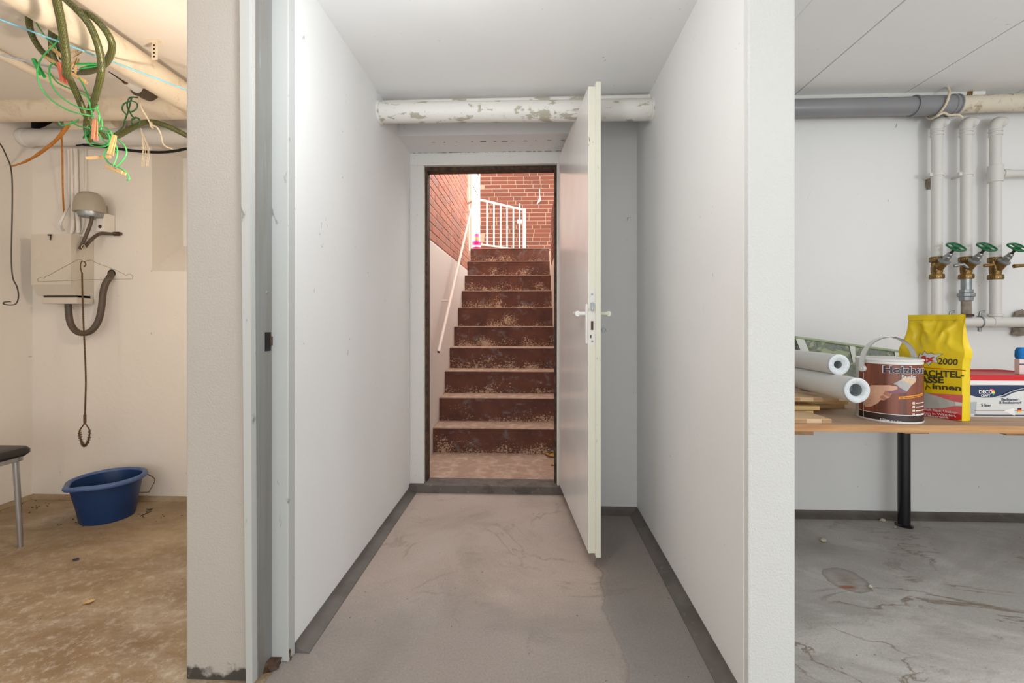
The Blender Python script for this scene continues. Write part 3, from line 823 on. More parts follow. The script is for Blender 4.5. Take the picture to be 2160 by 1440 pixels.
# ------------------------------------------------------------------ passage pipes under the ceiling
a = PX(797, 238, XL); yp = 2.115
pp = thing('drain_pipe', (-.08, yp, 1.98), 'thick white drain pipe with flaking paint crossing the passage', 'pipe')
zl, zr = PY(797, 238, yp).z, PY(1378, 232, yp).z
MB().tube([(XL - .01, yp, zl), (XR + .01, yp, zr)], .047, 32).build('pipe_run', M['peel'], pp, 40)
MB().tube([(XL + .003, yp, zl), (XL + .014, yp, zl)], .054, 32).build('wall_collar', M['peel'], pp, 40)
MB().tube([(XR - .012, yp, zr), (XR - .003, yp, zr)], .053, 32).build('wall_collar', M['peel'], pp, 40)
z1 = PY(1330, 206, 2.155).z
tag(MB().tube([(XL - .01, 2.155, z1 - .003), (XR - .02, 2.155, z1), (XR + .01, 2.155, z1 + .002)], .013, 14).build('water_pipe', M['peel'], smooth=40), 'slim white pipe above the flaking drain pipe in the passage', 'pipe')

# ------------------------------------------------------------------ right room: pipes on the back wall
def pyx(px, py, Y): return PY(px, py, Y)
yg = 2.31
g0, g1 = PY(1676, 230, yg), PY(1940, 221, yg)
zz = PY(1800, 226, yg).z
gp_ = thing('drain_pipe', (1.3, yg, zz), 'grey plastic drain pipe with a sleeve under the right ceiling', 'pipe')
xs = PY(1925, 220, yg).x; xe = PY(2016, 220, yg).x; rg = .0425
MB().tube([(PRX - .02, yg, zz), (xs, yg, zz)], rg, 32).build('pipe_run', M['greypipe'], gp_, 40)
MB().lathe([(.043, 0), (.050, .0), (.050, .008), (.0465, .012), (.0465, xe - xs - .03), (.051, xe - xs - .027), (.051, xe - xs - .018), (.0465, xe - xs - .014), (.0465, xe - xs - .008), (.051, xe - xs - .006), (.051, xe - xs), (.041, xe - xs)], (xs, yg, zz), (1, 0, 0), 32).build('sleeve', M['greypipe'], gp_, 40)
cpz = PY(2090, 218, yg).z
tag(MB().tube([(xe - .02, yg, zz), (xe + .2, yg, cpz), (XE, yg, cpz + .01)], .041, 28).build('drain_pipe', M['creampipe'], smooth=40), 'stained cream pipe continuing the grey drain pipe to the right', 'pipe')
tk = thing('cable_tie', (xs + .1, yg, zz - .06), 'pale cord tied around the sleeve of the grey pipe', 'cord')
tx = PY(1978, 220, yg).x
pts = [Vector((tx + .012 * math.sin(a) * 1.6, yg - math.cos(a) * .058, zz + .012 + math.sin(a) * .072)) for a in [math.radians(d) for d in range(-100, 261, 24)]]
MB().tube(pts, .0055, 8, 3).build('loop', M['string'], tk, 60)
MB().tube([(tx - .05, yg - .05, zz - .075), (tx - .02, yg - .055, zz - .06), (tx + .01, yg - .05, zz - .07), (tx + .05, yg - .05, zz - .068), (tx + .075, yg - .045, zz - .08)], .005, 8, 4).build('knot', M['string'], tk, 60)
t0, t1 = PY(1676, 202, 2.33), PY(2040, 191, 2.33)
tp = thing('water_pipe', (1.3, 2.35, t0.z), 'slim white pipe running above the grey drain pipe', 'pipe')
tz = (t0.z + t1.z) / 2 - .006
MB().tube([(PRX - .02, 2.345, t0.z - .004), (t1.x, 2.345, t1.z - .012)], .0165, 16).build('pipe_run', M['wpipe'], tp, 40)
MB().tube([(t1.x, 2.345, t1.z - .012), (t1.x + .022, 2.345, t1.z - .012)], .022, 16).build('brass_union', M['brass'], tp, 40)
MB().tube([(t1.x + .02, 2.345, t1.z - .012), (t1.x + .085, 2.345, t1.z - .011), (t1.x + .09, 2.345, t1.z - .011)], [.018, .018, .012], 16).build('end_cap', M['white'], tp, 40)

yv = 2.335
zman = PY(2090, 679, yv).z
VR = .0225


def riser(px, label, galvanised=False, elbow_r=True, handle=0, top_py=300, clip_py=368, vpy=565, pxt=None):
    x = PY(px, 560, yv).x; zt = PY(px, 275, yv).z
    t = thing('riser_pipe', (x, yv, zman), label, 'pipe', 'riser pipes with stop valves on the right back wall')
    zv = PY(px, vpy, yv).z; vh = .085
    ztop = PY(px, 272, yv).z
    MB().tube([(x, yv, zv + vh / 2 - .01), (x, yv, ztop)], VR, 24).build('upper_pipe', M['wpipe'], t, 40)
    MB().tube([(x, yv, ztop - .005), (x, yv, ztop + .012), (x + .008, yv + .003, ztop + .032), (x + .03, yv + .012, ztop + .040), (x + .055, yv + .02, ztop + .040)], VR + .002, 20, 4).build('elbow', M['wpipe'], t, 60)
    for dz_ in (0, -.018):
        MB().lathe([(VR, -.005), (VR + .004, -.004), (VR + .004, .004), (VR, .005)], (x, yv, ztop - .012 + dz_), seg=24).build('collar', M['wpipe'], t, 40)
    if clip_py:
        zc = PY(px, clip_py, yv).z
        mb = MB().lathe([(VR, -.008), (VR + .004, -.008), (VR + .004, .008), (VR, .008)], (x, yv, zc), seg=24)
        mb.box(x - VR - .016, yv - .008, zc - .009, x - VR + .004, yv + .006, zc + .009, .002).box(x + VR - .004, yv - .006, zc - .008, x + VR + .012, yv + .006, zc + .008, .002)
        mb.tube([(x, yv + VR, zc), (x, YB, zc)], .006, 8)
        mb.build('pipe_clip', M['wpipe'], t)
    # valve: body, hex ends, slanting bonnet, stem and handwheel
    v = MB()
    hexp = lambda z0, z1, r: v.lathe([(0, z0), (r * .92, z0), (r, z0 + .004), (r, z1 - .004), (r * .92, z1), (0, z1)], (x, yv, zv), seg=8)
    hexp(-vh / 2 - .012, -vh / 2 + .012, VR + .007); hexp(vh / 2 - .014, vh / 2 + .012, VR + .007)
    v.lathe([(VR * .8, -vh / 2), (VR * 1.02, -.02), (VR * 1.05, .0), (VR * .95, .02), (VR * .8, vh / 2)], (x, yv, zv), seg=20)
    dirv = Vector((.05, -.70, .71)).normalized(); base = Vector((x, yv, zv - .008))
    v.lathe([(VR * .95, 0), (VR * .9, .035), (.021, .052), (0, .053)], base, dirv, 20)
    vb = v.build('valve_body', M['brass'], t, 35)
    b2 = base + dirv * .05
    bn = MB().lathe([(.026, 0), (.026, .006), (.015, .010), (.015, .03), (.012, .034), (.012, .046), (.009, .05), (0, .05)], b2, dirv, 12).build('bonnet', M['steel'], t, 35)
    b3 = b2 + dirv * .045
    MB().tube([b3, b3 + dirv * .042], .0062, 10).build('stem', M['wire'], t, 40)
    hc = b3 + dirv * .04
    wn_ = Vector((.02, -.66, .75)).normalized()
    mb = MB()
    u = wn_.orthogonal().normalized(); vv = wn_.cross(u); ring = []
    for k in range(40):
        an = 2 * math.pi * k / 40; R = .034 * (1 + .07 * math.cos(4 * an)); ring.append(hc + (u * math.cos(an) + vv * math.sin(an)) * R)
    ring.append(ring[0]); mb.tube(ring, .0046, 8, 0, False)
    for k in range(4):
        an = math.pi / 4 + k * math.pi / 2; mb.tube([hc, hc + (u * math.cos(an) + vv * math.sin(an)) * .033], .0038, 8)
    mb.lathe([(0, -.007), (.012, -.006), (.012, .006), (0, .007)], hc, wn_, 12)
    MB.build(mb, 'handwheel', M['wheel'], t, 50)
    # drain cock beside the bonnet
    d2 = base + Vector((.055, -.03, .015)); 
    if handle == 0:
        MB().tube([d2, d2 + Vector((.035, -.012, .006)), d2 + Vector((.052, -.016, -.012))], [.008, .007, .005], 10).build('drain_cock', M['steel'], t, 40)
    elif handle == 1:
        MB().tube([d2, d2 + Vector((.035, -.012, .004))], .008, 10).tube([d2 + Vector((.03, -.012, .02)), d2 + Vector((.044, -.014, -.022))], .0045, 8).build('drain_cock', M['brass'], t, 40)
    else:
        MB().tube([d2, d2 + Vector((.05, -.012, .004))], [.01, .006], 10).tube([d2 + Vector((.05, -.012, .024)), d2 + Vector((.05, -.012, -.02))], .0038, 8).build('drain_cock', M['brass'], t, 40)
    zl_ = zv - vh / 2 - .005
    if galvanised:
        za = PY(px, 612, yv).z; zb2 = PY(px, 640, yv).z; zc2 = PY(px, 661, yv).z
        MB().tube([(x, yv, zl_), (x, yv, za)], VR - .002, 24).build('zinc_pipe', M['steel'], t, 40)
        MB().lathe([(.022, .0), (.026, .003), (.026, -.012), (.034, -.016), (.034, -.03), (.028, -.034), (.026, -.05), (.022, -.054)], (x, yv, za), seg=10).build('union_nut', M['steel'], t, 35)
        MB().tube([(x, yv, za - .05), (x, yv, zman + .02)], VR - .003, 24).build('lower_pipe', M['rock'], t, 40)
        MB().lathe([(VR, .04), (VR + .006, .038), (VR + .006, .028), (VR, .026)], (x, yv, zman), seg=24).build('collar', M['rust'], t, 40)
    else:
        MB().tube([(x, yv, zl_), (x, yv, zman + .0)], VR, 24).build('lower_pipe', M['wpipe'], t, 40)
        MB().lathe([(VR, .042), (VR + .007, .04), (VR + .007, .028), (VR, .026)], (x, yv, zman), seg=24).build('collar', M['wpipe'], t, 40)
    return t, x


r1, x1 = riser(1976, 'leftmost white riser pipe with brass stop valve and green handwheel')
r2, x2 = riser(2038, 'middle riser pipe with a bare zinc union below its brass valve', True, handle=1, clip_py=367)
r3, x3 = riser(2100, 'rightmost riser pipe with a side branch and small tap on its valve', handle=2, clip_py=0, vpy=566)
zbr = PY(2130, 366, yv).z
MB().lathe([(VR, -.042), (VR + .006, -.04), (VR + .006, .04), (VR, .042)], (x3, yv, zbr), seg=24).build('tee_fitting', M['wpipe'], r3, 40)
MB().tube([(x3, yv, zbr), (x3 + .55, yv, zbr)], .017, 16).tube([(x3 + .03, yv, zbr), (x3 + .06, yv, zbr)], .022, 16).build('branch_pipe', M['wpipe'], r3, 40)
mn = thing('manifold_pipe', (x2, yv, zman - .03), 'horizontal white pipe joining the three risers, entering a broken hole', 'pipe')
MB().tube([(x1 - .04, yv, zman), (x3 + .6, yv, zman)], .0245, 24).build('pipe_run', M['wpipe'], mn, 40)
for px in (2068, 2092):
    xx = PY(px, 679, yv).x
    MB().lathe([(.0245, -.006), (.0275, -.005), (.0275, .005), (.0245, .006)], (xx, yv, zman), (1, 0, 0), 24).build('collar', M['wpipe'], mn, 40)
for px in (2003, 2066):
    xx = PY(px, 679, yv).x
    mb = MB().torus((xx, yv, zman), (1, 0, 0), .028, .003, 24, 6).tube([(xx, yv, zman + .028), (xx, yv - .004, zman + .05), (xx + .018, yv - .006, zman + .052)], .005, 8).tube([(xx, yv, zman - .028), (xx - .004, yv - .004, zman - .046)], .007, 8)
    mb.build('pipe_clip', M['steel'], mn, 50)
for px, py, s, lb_ in ((2156, 663, .034, 'rough broken mortar lump above the pipe at the right frame edge'), (2156, 698, .038, 'rough broken mortar lump below the pipe at the right frame edge')):
    q = PY(px, py, 2.39)
    tag(MB().blob(q, s, 2, .25, (1.2, .8, .7)).build('mortar_lump', M['rock']), lb_, 'mortar', 'mortar lumps around the pipe hole')
for px, py, s in ((1960, 385, .022),):
    q = PY(px, py, 2.405)
    tag(MB().blob(q, s, 2, .25, (.7, .4, 1.6)).build('mortar_lump', M['rock']), 'crumbled plaster hole beside the clip of the leftmost riser', 'mortar')

# ------------------------------------------------------------------ work table
TZ = .684; YT0, YT1 = 1.436, 2.36
tb = thing('work_table', (2.0, 1.9, 0), 'long wooden work table on a black steel post along the right wall', 'table')
TX0, TX1 = PRX + .012, 3.3
MB().box(TX0, YT0 + .004, TZ - .022, TX1, YT1, TZ, .001).build('tabletop', M['tabletop'], tb)
MB().box(TX0, YT0, TZ - .0225, TX1, YT0 + .005, TZ - .0008, .001).build('front_edge', M['tableedge'], tb)
for (p0x, p1x, yy) in ((1640, 1716, 1.50), (1897, 1960, 1.53), (2106, 2200, 1.52)):
    a_ = PY(p0x, 915, yy).x; b_ = PY(p1x, 915, yy).x
    a2 = max(a_, TX0 + .005); dpt = .026
    mb = MB().prism([(0, 0), (1, 0), (1, -dpt), (.2, -dpt)], lambda u, v, t, a2=a2, b_=b_, yy=yy: (a2 + u * (b_ - a2), yy + t * (2.26 - yy), TZ - .022 + v))
    mb.build('batten', M['batten'], tb)
pl = PZ(1914, 1112, 0.0); plx, ply = pl.x, pl.y + .02
MB().tube([(plx, ply, .006), (plx, ply, TZ - .02)], .0252, 28).build('leg', M['black'], tb, 40)
MB().lathe([(0, 0), (.036, 0), (.036, .004), (.029, .010), (0, .010)], (plx, ply, 0), seg=28).build('foot_plate', M['black'], tb, 40)
MB().tube([(3.0, 2.2, 0), (3.0, 2.2, TZ - .02)], .0252, 28).build('leg', M['black'], tb, 40)
MB().box(2.9, 1.5, TZ - .05, 3.1, 2.3, TZ - .02).build('batten', M['batten'], tb)
MB().tube([(3.0, 1.6, 0), (3.0, 1.6, TZ - .04)], .0252, 28).build('leg', M['black'], tb, 40)

# wooden boards under the paper rolls
BT = .0135
def board(x1, y0, y1, z, mat, label, x0=None, inlay=False):
    x0 = TX0 + .005 if x0 is None else x0
    t = thing('board', ((x0 + x1) / 2, (y0 + y1) / 2, z), label, 'board', 'loose boards on the work table')
    MB().box(x0, y0, z, x1, y1, z + BT, .001).build('slat', M[mat], t)
    if inlay:
        MB().box(x1 - .03, y0 - .0004, z + .0005, x1 + .0004, y0 + .04, z + BT - .001).build('end_block', M['plankC'], t)
        MB().box(x1 - .12, y0 - .0004, z + .0005, x1 - .075, y0 + .03, z + BT - .001).build('inlay_block', M['plankC'], t)
    return t
xa = PY(1754, 885, 1.452).x
board(xa, 1.452, 1.575, TZ, 'plankA', 'pale board with darker end blocks nearest the table edge', inlay=True)
board(PY(1782, 860, 1.70).x, 1.70, 1.80, TZ, 'plankC', 'dark board lying on the table behind the pale front board')
board(PY(1716, 857, 1.585).x, 1.585, 1.69, TZ, 'plankB', 'short yellowish board on the table under a longer yellow one')
z2 = TZ + BT
board(PY(1730, 846, 1.585).x, 1.585, 1.70, z2 + .002, 'plankB', 'yellow board second from the bottom of the stack')
board(PY(1790, 848, 1.71).x, 1.71, 1.80, z2, 'plankB', 'narrow yellow board upon the dark rear board')
z3 = z2 + BT + .002
board(PY(1770, 838, 1.66).x, 1.66, 1.79, z3, 'plankC', 'brown board third up in the stack below the rolls')
board(PY(1735, 822, 1.60).x, 1.60, 1.70, z3 + BT, 'plankA', 'pale top board of the stack with a reddish end block', inlay=True)

# two paper rolls
def roll(px, py, Y, r, length, label, dz_=0.0, core=.45, dx_=0.0):
    c0 = PY(px, py, Y); d = Vector((dx_, 1, dz_)).normalized()
    t = thing('paper_roll', (c0.x, c0.y, c0.z - r), label, 'paper roll', 'white paper rolls on the boards')
    L = length
    MB().lathe([(r * .62, .001), (r, .0), (r, L), (r * .5, L)], c0, d, 36).build('paper', M['paper'], t, 40)
    MB().lathe([(r * core, .006), (r * .62, -.0008), (r * .9, -.0025), (r * 1.005, -.0005), (r * 1.004, .01)], c0, d, 36).build('end_wrap', M['film'], t, 50)
    MB().lathe([(r * core, .006), (r * core, .05), (0, .05)], c0, d, 28).build('core', M['core'], t, 40)
    return t
roll(1808, 823, 1.455, .0385, .53, 'lower white paper roll with an open grey core', .0, .5)
roll(1770, 769, 1.548, .034, .50, 'upper white paper roll in crumpled clear wrap', .0, .38)

# ------------------------------------------------------------------ wood stain tin
CR, CH = .086, .196
cc = PZ(1869, 893, TZ); cc = Vector((1.172, 1.543, TZ))
can = thing('paint_tin', cc, 'large tin of brown wood stain with a white bail handle', 'tin')
MB().lathe([(0, .002), (CR - .003, .002), (CR - .003, 0), (CR + .001, .0), (CR + .001, .004), (CR, .005), (CR, CH - .006), (CR + .0025, CH - .004), (CR + .0025, CH), (CR - .002, CH + .002), (CR - .006, CH - .003), (CR - .014, CH - .003), (CR - .016, CH + .001), (CR * .55, CH + .002), (CR * .5, CH + .004), (0, CH + .004)], cc, seg=64).build('tin_body', M['canwhite'], can, 35)
MB().lathe([(CR - .02, CH + .0012), (CR * .56, CH + .0028), (CR * .5, CH + .005), (0, CH + .005)], cc, seg=48).build('lid', M['lid'], can, 35)


def can_hit(px, py):
    r = ray(px, py); ox, oy = -cc.x, -cc.y
    A = r.x ** 2 + r.y ** 2; B = 2 * (r.x * ox + r.y * oy); Cq = ox * ox + oy * oy - CR * CR
    D = max(0.0, B * B - 4 * A * Cq); t = (-B - math.sqrt(D)) / (2 * A)
    p = Vector((0, 0, EYE)) + r * t
    return math.atan2(p.y - cc.y, p.x - cc.x), p.z - cc.z


def can_pt(a, z, off=.0006):
    return Vector((cc.x + math.cos(a) * (CR + off), cc.y + math.sin(a) * (CR + off), cc.z + z))


def unw(a): return a if a < 1.0 else a - 2 * math.pi
aL = unw(can_hit(1812, 820)[0])              # left border of the printed wrap
aR = aL + math.radians(292)
HB = .026                                   # height of the dark foot band
lb = MB().grid(72, 6, lambda u, v: can_pt(aL + u * (aR - aL), HB + v * (CH - .014 - HB), .0003)).build('printed_wrap', M['canwood'], can, 60)
MB().grid(72, 1, lambda u, v: can_pt(aL + u * (aR - aL), .004 + v * (HB - .004), .0003)).build('foot_band', M['brown'], can, 60)
MB().grid(72, 1, lambda u, v: can_pt(aL + u * (aR - aL), HB - .001 + v * .0018, .0007)).build('white_line', M['print_white'], lb, 60)
ah = unw(can_hit(1822, 800)[0])
MB().grid(2, 8, lambda u, v: can_pt(ah - .01 + u * .02, .004 + v * (CH - .05), .0008)).build('white_line', M['print_white'], lb, 60)


def cpx(pts): return [(unw(can_hit(x, y)[0]), can_hit(x, y)[1]) for x, y in pts]
def cfn(o): return lambda a, z: can_pt(a, z, o)
def ctext(body, px0, py0, px1, capz, mat, frac=1.0, off=.0011, bold=0.0, slope=0.0):
    a0, z0 = can_hit(px0, py0); a1, _ = can_hit(px1, py0); a0, a1 = unw(a0), unw(a1)
    return lettering(body, cfn(off), a0, z0, (a1 - a0) * frac, capz, mat, lb, bold, slope=slope)
ctext('Holzlasur', 1861.5, 785, 1906, .0215, M['print_white'], 2.62, .0010, .045)
ctext('Holzlasur', 1863, 785, 1907, .0205, M['purple'], 2.55, .0013, .03)
ctext('f\u00fcr au\u00dfen', 1901, 798, 1927, .0115, M['print_white'], 1.15, .0021, .012)
# printed hand with a brush
decal(cpx([(1822, 850), (1826, 858), (1838, 857), (1852, 850), (1858, 843), (1856, 838), (1866, 844), (1871, 840), (1863, 832), (1877, 838), (1880, 831), (1868, 822), (1862, 817), (1880, 823), (1893, 821), (1893, 815), (1876, 812), (1856, 812), (1838, 812), (1830, 818)]), cfn(.0012), M['skin'], lb, 'printed_hand', 1)
for seg_ in ([(1856, 838), (1866, 844), (1871, 840), (1863, 833), (1858, 835)], [(1863, 831), (1877, 838), (1880, 832), (1868, 823)]):
    decal(cpx(seg_), cfn(.0015), M['skin2'], lb, 'printed_finger', 1)
decal(cpx([(1870, 824), (1882, 824), (1892, 822), (1894, 815), (1884, 809), (1893, 806), (1912, 822), (1911, 828), (1895, 829), (1876, 831)]), cfn(.0013), M['brushgrip'], lb, 'printed_brush_grip', 1)
decal(cpx([(1884, 809), (1900, 800), (1922, 812), (1912, 826)]), cfn(.0016), M['brushmetal'], lb, 'printed_ferrule', 1)
decal(cpx([(1900, 800), (1908, 794), (1932, 798), (1930, 806), (1922, 812)]), cfn(.0014), M['bristle'], lb, 'printed_bristles', 1)
a0, z0 = can_hit(1895, 842)
a0 = unw(a0); da = .95
decal([(a0, z0), (a0 + da, z0 + .012), (a0 + da, z0 + .020), (a0, z0 + .0085)], cfn(.0014), M['orangeband'], lb, 'orange_strip', 8)
lettering('f\u00fcr Gartenm\u00f6bel + Z\u00e4une', cfn(.0020), a0 + .05, z0 + .0025, da * .9, .0042, M['brown'], lb, .01, slope=.0108)
for k in range(4):
    ab, zb3 = can_hit(1924, 850 + k * 8); ab = unw(ab)
    decal([(ab, zb3 - .0035), (ab + .09, zb3 - .0035), (ab + .09, zb3 + .0035), (ab, zb3 + .0035)], cfn(.0012), M['print_white'], lb, 'bullet_box', 0)
    decal([(ab + .02, zb3 - .0025), (ab + .07, zb3 - .0025), (ab + .045, zb3 + .0025)], cfn(.0016), M['orangeband'], lb, 'bullet_icon', 0)
    decal([(ab + .12, zb3 - .002), (ab + .6, zb3 - .001), (ab + .6, zb3 + .002), (ab + .12, zb3 + .001)], cfn(.0012), M['print_white'], lb, 'bullet_line', 5)
ctext('5 Liter', 1856, 885.5, 1877, .0062, M['print_white'], 1.0, .0012, .03)
ctext('f\u00fcr ca. 40 m\u00b2', 1879, 888.5, 1901, .0042, M['print_white'], 1.0, .0012, .015)
for k in range(5):                           # scale marks on the bare strip
    z = .05 + k * .03
    MB().grid(2, 1, lambda u, v, z=z: can_pt(aL - .18 + u * .1, z + v * .0012, .0004)).build('scale_mark', M['midgrey'], can)
# bail handle: a flat strap between two ears
hd = Vector((math.cos(ah), math.sin(ah), 0)); ctr = cc + Vector((0, 0, CH - .030))
def bail(th, wv):
    r_ = CR + .006
    e = ctr + hd * (r_ * math.cos(th)) + Vector((0, 0, max(0, math.sin(th)) ** .8 * .098))
    n = Vector((-hd.y, hd.x, 0))
    return e + n * wv + Vector((0, 0, 0))
mb = MB().grid(40, 2, lambda u, v: bail(math.pi * u, (v - .5) * .019))
mb.grid(40, 2, lambda u, v: bail(math.pi * u, (v - .5) * .019) + (bail(math.pi * u, 0) - ctr).normalized() * .0025)
mb.build('bail_handle', M['canwhite'], can, 60)
for sgn in (1, -1):
    q = ctr + hd * sgn * (CR + .004)
    mb = MB(); n = Vector((-hd.y, hd.x, 0))
    mb.lathe([(0, .0055), (.0105, .0052), (.0105, -.004), (0, -.004)], q + Vector((0, 0, -.002)), hd * sgn, 20).lathe([(0, .0075), (.003, .007), (.003, .005)], q + Vector((0, 0, -.002)), hd * sgn, 10)
    mb.build('handle_ear', M['canwhite'], can, 40)

# ------------------------------------------------------------------ yellow filler bag
BR = PZ(2030, 889, TZ); BLt = ray(1899, 760); dpt = 1.60
BLp = Vector((0, 0, EYE)) + BLt * dpt; BL = Vector((BLp.x, BLp.y, TZ))
Wv = Vector((BR.x - BL.x, BR.y - BL.y, 0)); BW = Wv.length; wu = Wv.normalized()
bn_ = Vector((wu.y, -wu.x, 0));  bn_ = bn_ if bn_.dot(Vector((-BR.x, -BR.y, 0))) > 0 else -bn_
BHt = .336; BD = .040


from mathutils import noise as mn_


def crum(u, v, side=1):
    p = Vector((u * 2.6 + side * 9, v * 4.2 - u * .9, 3.1))
    a_ = 1 - abs(mn_.noise(p)) * 2.4
    b_ = 1 - abs(mn_.noise(Vector((u * 5.5 + v * 3, v * 7.5, 8.2 + side)))) * 2.2
    return .010 * max(a_, -.4) + .0045 * max(b_, -.4) - .006


def bag_pt(u, v, side=1, off=0.0):
    """u 0..1 left to right, v 0..1 foot to top; side 1 the printed front, -1 the back"""
    k = max(0, (v - .64) / .36)
    sm_ = min(1, max(0, (v - .62) / .25)); sm_ = sm_ * sm_ * (3 - 2 * sm_)
    pin_ = math.exp(-((v - .64) / .07) ** 2)
    wl = .085 * sm_ - .025 * pin_; wr = .02 * sm_ - .035 * pin_
    uu = wl + u * (1 - wl - wr)
    half = BD / 2 * (1 - min(1, k * 1.15) ** 1.1) + .0015
    edge = math.sin(math.pi * min(1, max(0, u))) ** .5
    bul = .012 * math.sin(math.pi * u) * math.sin(math.pi * min(1, v * 1.05)) * (1 - .75 * sm_)
    n = half + bul + off + crum(u, v, side) * edge * (.16 + 1.35 * min(1, max(0, (v - .60) / .14)) * min(1, (1.04 - v) / .12))
    if side < 0: n = -half - bul - off - abs(crum(u, v, side)) * edge * .5 * sm_
    return BL + wu * (BW * uu) + bn_ * (n - BD / 2) + Vector((0, 0, v * BHt + .0012))


bg_ = thing('filler_bag', (BL + BR) / 2, 'yellow paper bag of wall filler behind the brown tin', 'bag')
mb = MB(); nu, nv = 44, 80
mb.grid(nu, nv, lambda u, v: bag_pt(u, v, 1)).grid(nu, nv, lambda u, v: bag_pt(u, v, -1))
for uu in (0, 1):
    mb.grid(4, nv, lambda u, v, uu=uu: bag_pt(uu, v, 1).lerp(bag_pt(uu, v, -1), u) + wu * ((1 if uu else -1) * .006 * math.sin(math.pi * u) * (1 if v < .6 else -1.2)))
mb.grid(nu, 4, lambda u, v: bag_pt(u, 0, 1).lerp(bag_pt(u, 0, -1), v))
bmesh.ops.remove_doubles(mb.bm, verts=mb.bm.verts[:], dist=.0003)
bb = mb.build('bag_body', M['bag'], bg_, 50)
MB().grid(16, 2, lambda u, v: bag_pt(u, .955 + v * .05, 1, .003)).grid(16, 2, lambda u, v: bag_pt(u, .955 + v * .05, -1, .003)).build('folded_top', M['bag'], bg_, 60)


def bag_uv(px, py):
    r = ray(px, py); o0 = Vector((0, 0, EYE)); d = (BL + bn_ * .008 - o0).dot(bn_) / r.dot(bn_); p = o0 + r * d
    v = (p.z - TZ) / BHt; u = (p - BL).dot(wu) / BW
    return u, v
def bfn(o): return lambda u, v: bag_pt(u, v, 1, o)
def bpx(pts): return [bag_uv(x, y) for x, y in pts]
def btext(body, x0, y0, x1, y1, cap, mat, bold=.02, off=.0012, pw=None):
    u0, v0 = bag_uv(x0, y0); u1, v1 = bag_uv(x1, y1); vc = bag_uv(x0, y0 - cap)[1] - v0
    return lettering(body, bfn(off), u0, v0, u1 - u0, vc, mat, bb, bold, slope=v1 - v0)
def bq(pts, mat, name, off=.0006, cuts=2): return decal(bpx(pts), bfn(off), M[mat], bb, name, cuts)
bq([(1895, 771), (2034, 781), (2034, 782.4), (1895, 772.2)], 'bagline', 'red_line', .0008, 8)
bq([(1892, 822), (1952, 829), (2028, 834), (2026, 886), (1892, 874)], 'bagpink', 'red_field', .0006, 8)
bq([(1892, 865), (2000, 868), (2026, 877), (2026, 887.5), (1892, 876)], 'bagred', 'red_foot', .0010, 8)
bq([(1920, 800), (1949, 802), (1951, 828), (1975, 835), (2012, 848), (2027, 850), (2027, 858), (2012, 857), (1985, 862), (1940, 861), (1920, 852)], 'trowel', 'printed_trowel', .0014, 4)
bq([(2013, 848), (2028, 850), (2028, 856), (2014, 856)], 'print_white', 'printed_trowel_handle', .0018, 3)
btext('SPACHTEL-', 1930, 791.8, 2031, 798, 12.5, M['bagblack'], .03)
btext('MASSE', 1929, 806.8, 1992, 808, 12, M['bagblack'], .045)
btext('innen', 1969, 820, 2026, 825, 11, M['bagblack'], .03)
btext('2000', 1980, 768, 2018, 771, 12.5, M['bagblack'], .02)
star = [(1943, 746), (1948, 749), (1953, 741), (1958, 747), (1966, 745), (1971, 748), (1987, 747), (1976, 755), (1980, 766), (1968, 764), (1961, 771), (1956, 765), (1944, 768), (1947, 760), (1938, 757)]
bq([(1960 + (x - 1960) * 1.06, 756.5 + (y - 756.5) * 1.08) for x, y in star], 'print_black', 'star_outline', .0009, 4)
bq(star, 'starw', 'star_badge', .0015, 4)
btext('fix', 1943, 766, 1974, 762, 13, M['bagred'], .035, .0024)
bq([(1953, 822), (1957, 812), (1956, 805), (1957.5, 805), (1958.5, 812), (1966, 819), (1965, 820), (1958, 814.5), (1955, 823)], 'bagblack', 'printed_twig', .0014, 0)
btext('f\u00fcllt dauerhaft Risse, Uneben-', 1919, 863, 2018, 873.5, 5, M['print_white'], .012, .0019)
btext('heiten in W\u00e4nden,', 1936, 872.5, 2015, 880, 5, M['print_white'], .012, .0019)
btext('Putz und Mauerwerk', 1921, 876.5, 1999, 884, 5, M['print_white'], .012, .0019)

# ------------------------------------------------------------------ white paint bucket and sponge
bx0 = PY(2034, 880, 1.565).x; by0 = 1.565; BKW, BKD, BKH = .30, .19, .142
bkt = thing('paint_bucket', (bx0 + BKW / 2, by0 + BKD / 2, TZ), 'rectangular white paint bucket with a red lid at the right edge', 'bucket')
mb = MB()
def rr(hx, hy, rad, z, cx=bx0 + BKW / 2, cy=by0 + BKD / 2, n=6):
    pts = []
    for sx, sy, a0_ in ((1, 1, 0), (-1, 1, 90), (-1, -1, 180), (1, -1, 270)):
        for k in range(n + 1):
            a_ = math.radians(a0_ + 90 * k / n); pts.append(Vector((cx + sx * (hx - rad) + rad * math.cos(a_), cy + sy * (hy - rad) + rad * math.sin(a_), z)))
    return pts
def loft(mb, rings, cap0=True, cap1=True):
    R = [[mb.bm.verts.new(p) for p in r] for r in rings]; n = len(R[0])
    for a_, b_ in zip(R, R[1:]):
        for k in range(n): mb.bm.faces.new((a_[k], a_[(k + 1) % n], b_[(k + 1) % n], b_[k]))
    if cap0: mb.bm.faces.new(R[0][::-1])
    if cap1: mb.bm.faces.new(R[-1])
    return mb
hx, hy = BKW / 2, BKD / 2
loft(mb, [rr(hx - .003, hy - .003, .02, TZ), rr(hx, hy, .02, TZ + .004), rr(hx, hy, .02, TZ + .106), rr(hx + .004, hy + .004, .022, TZ + .108), rr(hx + .004, hy + .004, .022, TZ + .124)]).build('bucket_body', M['bucket'], bkt, 40)
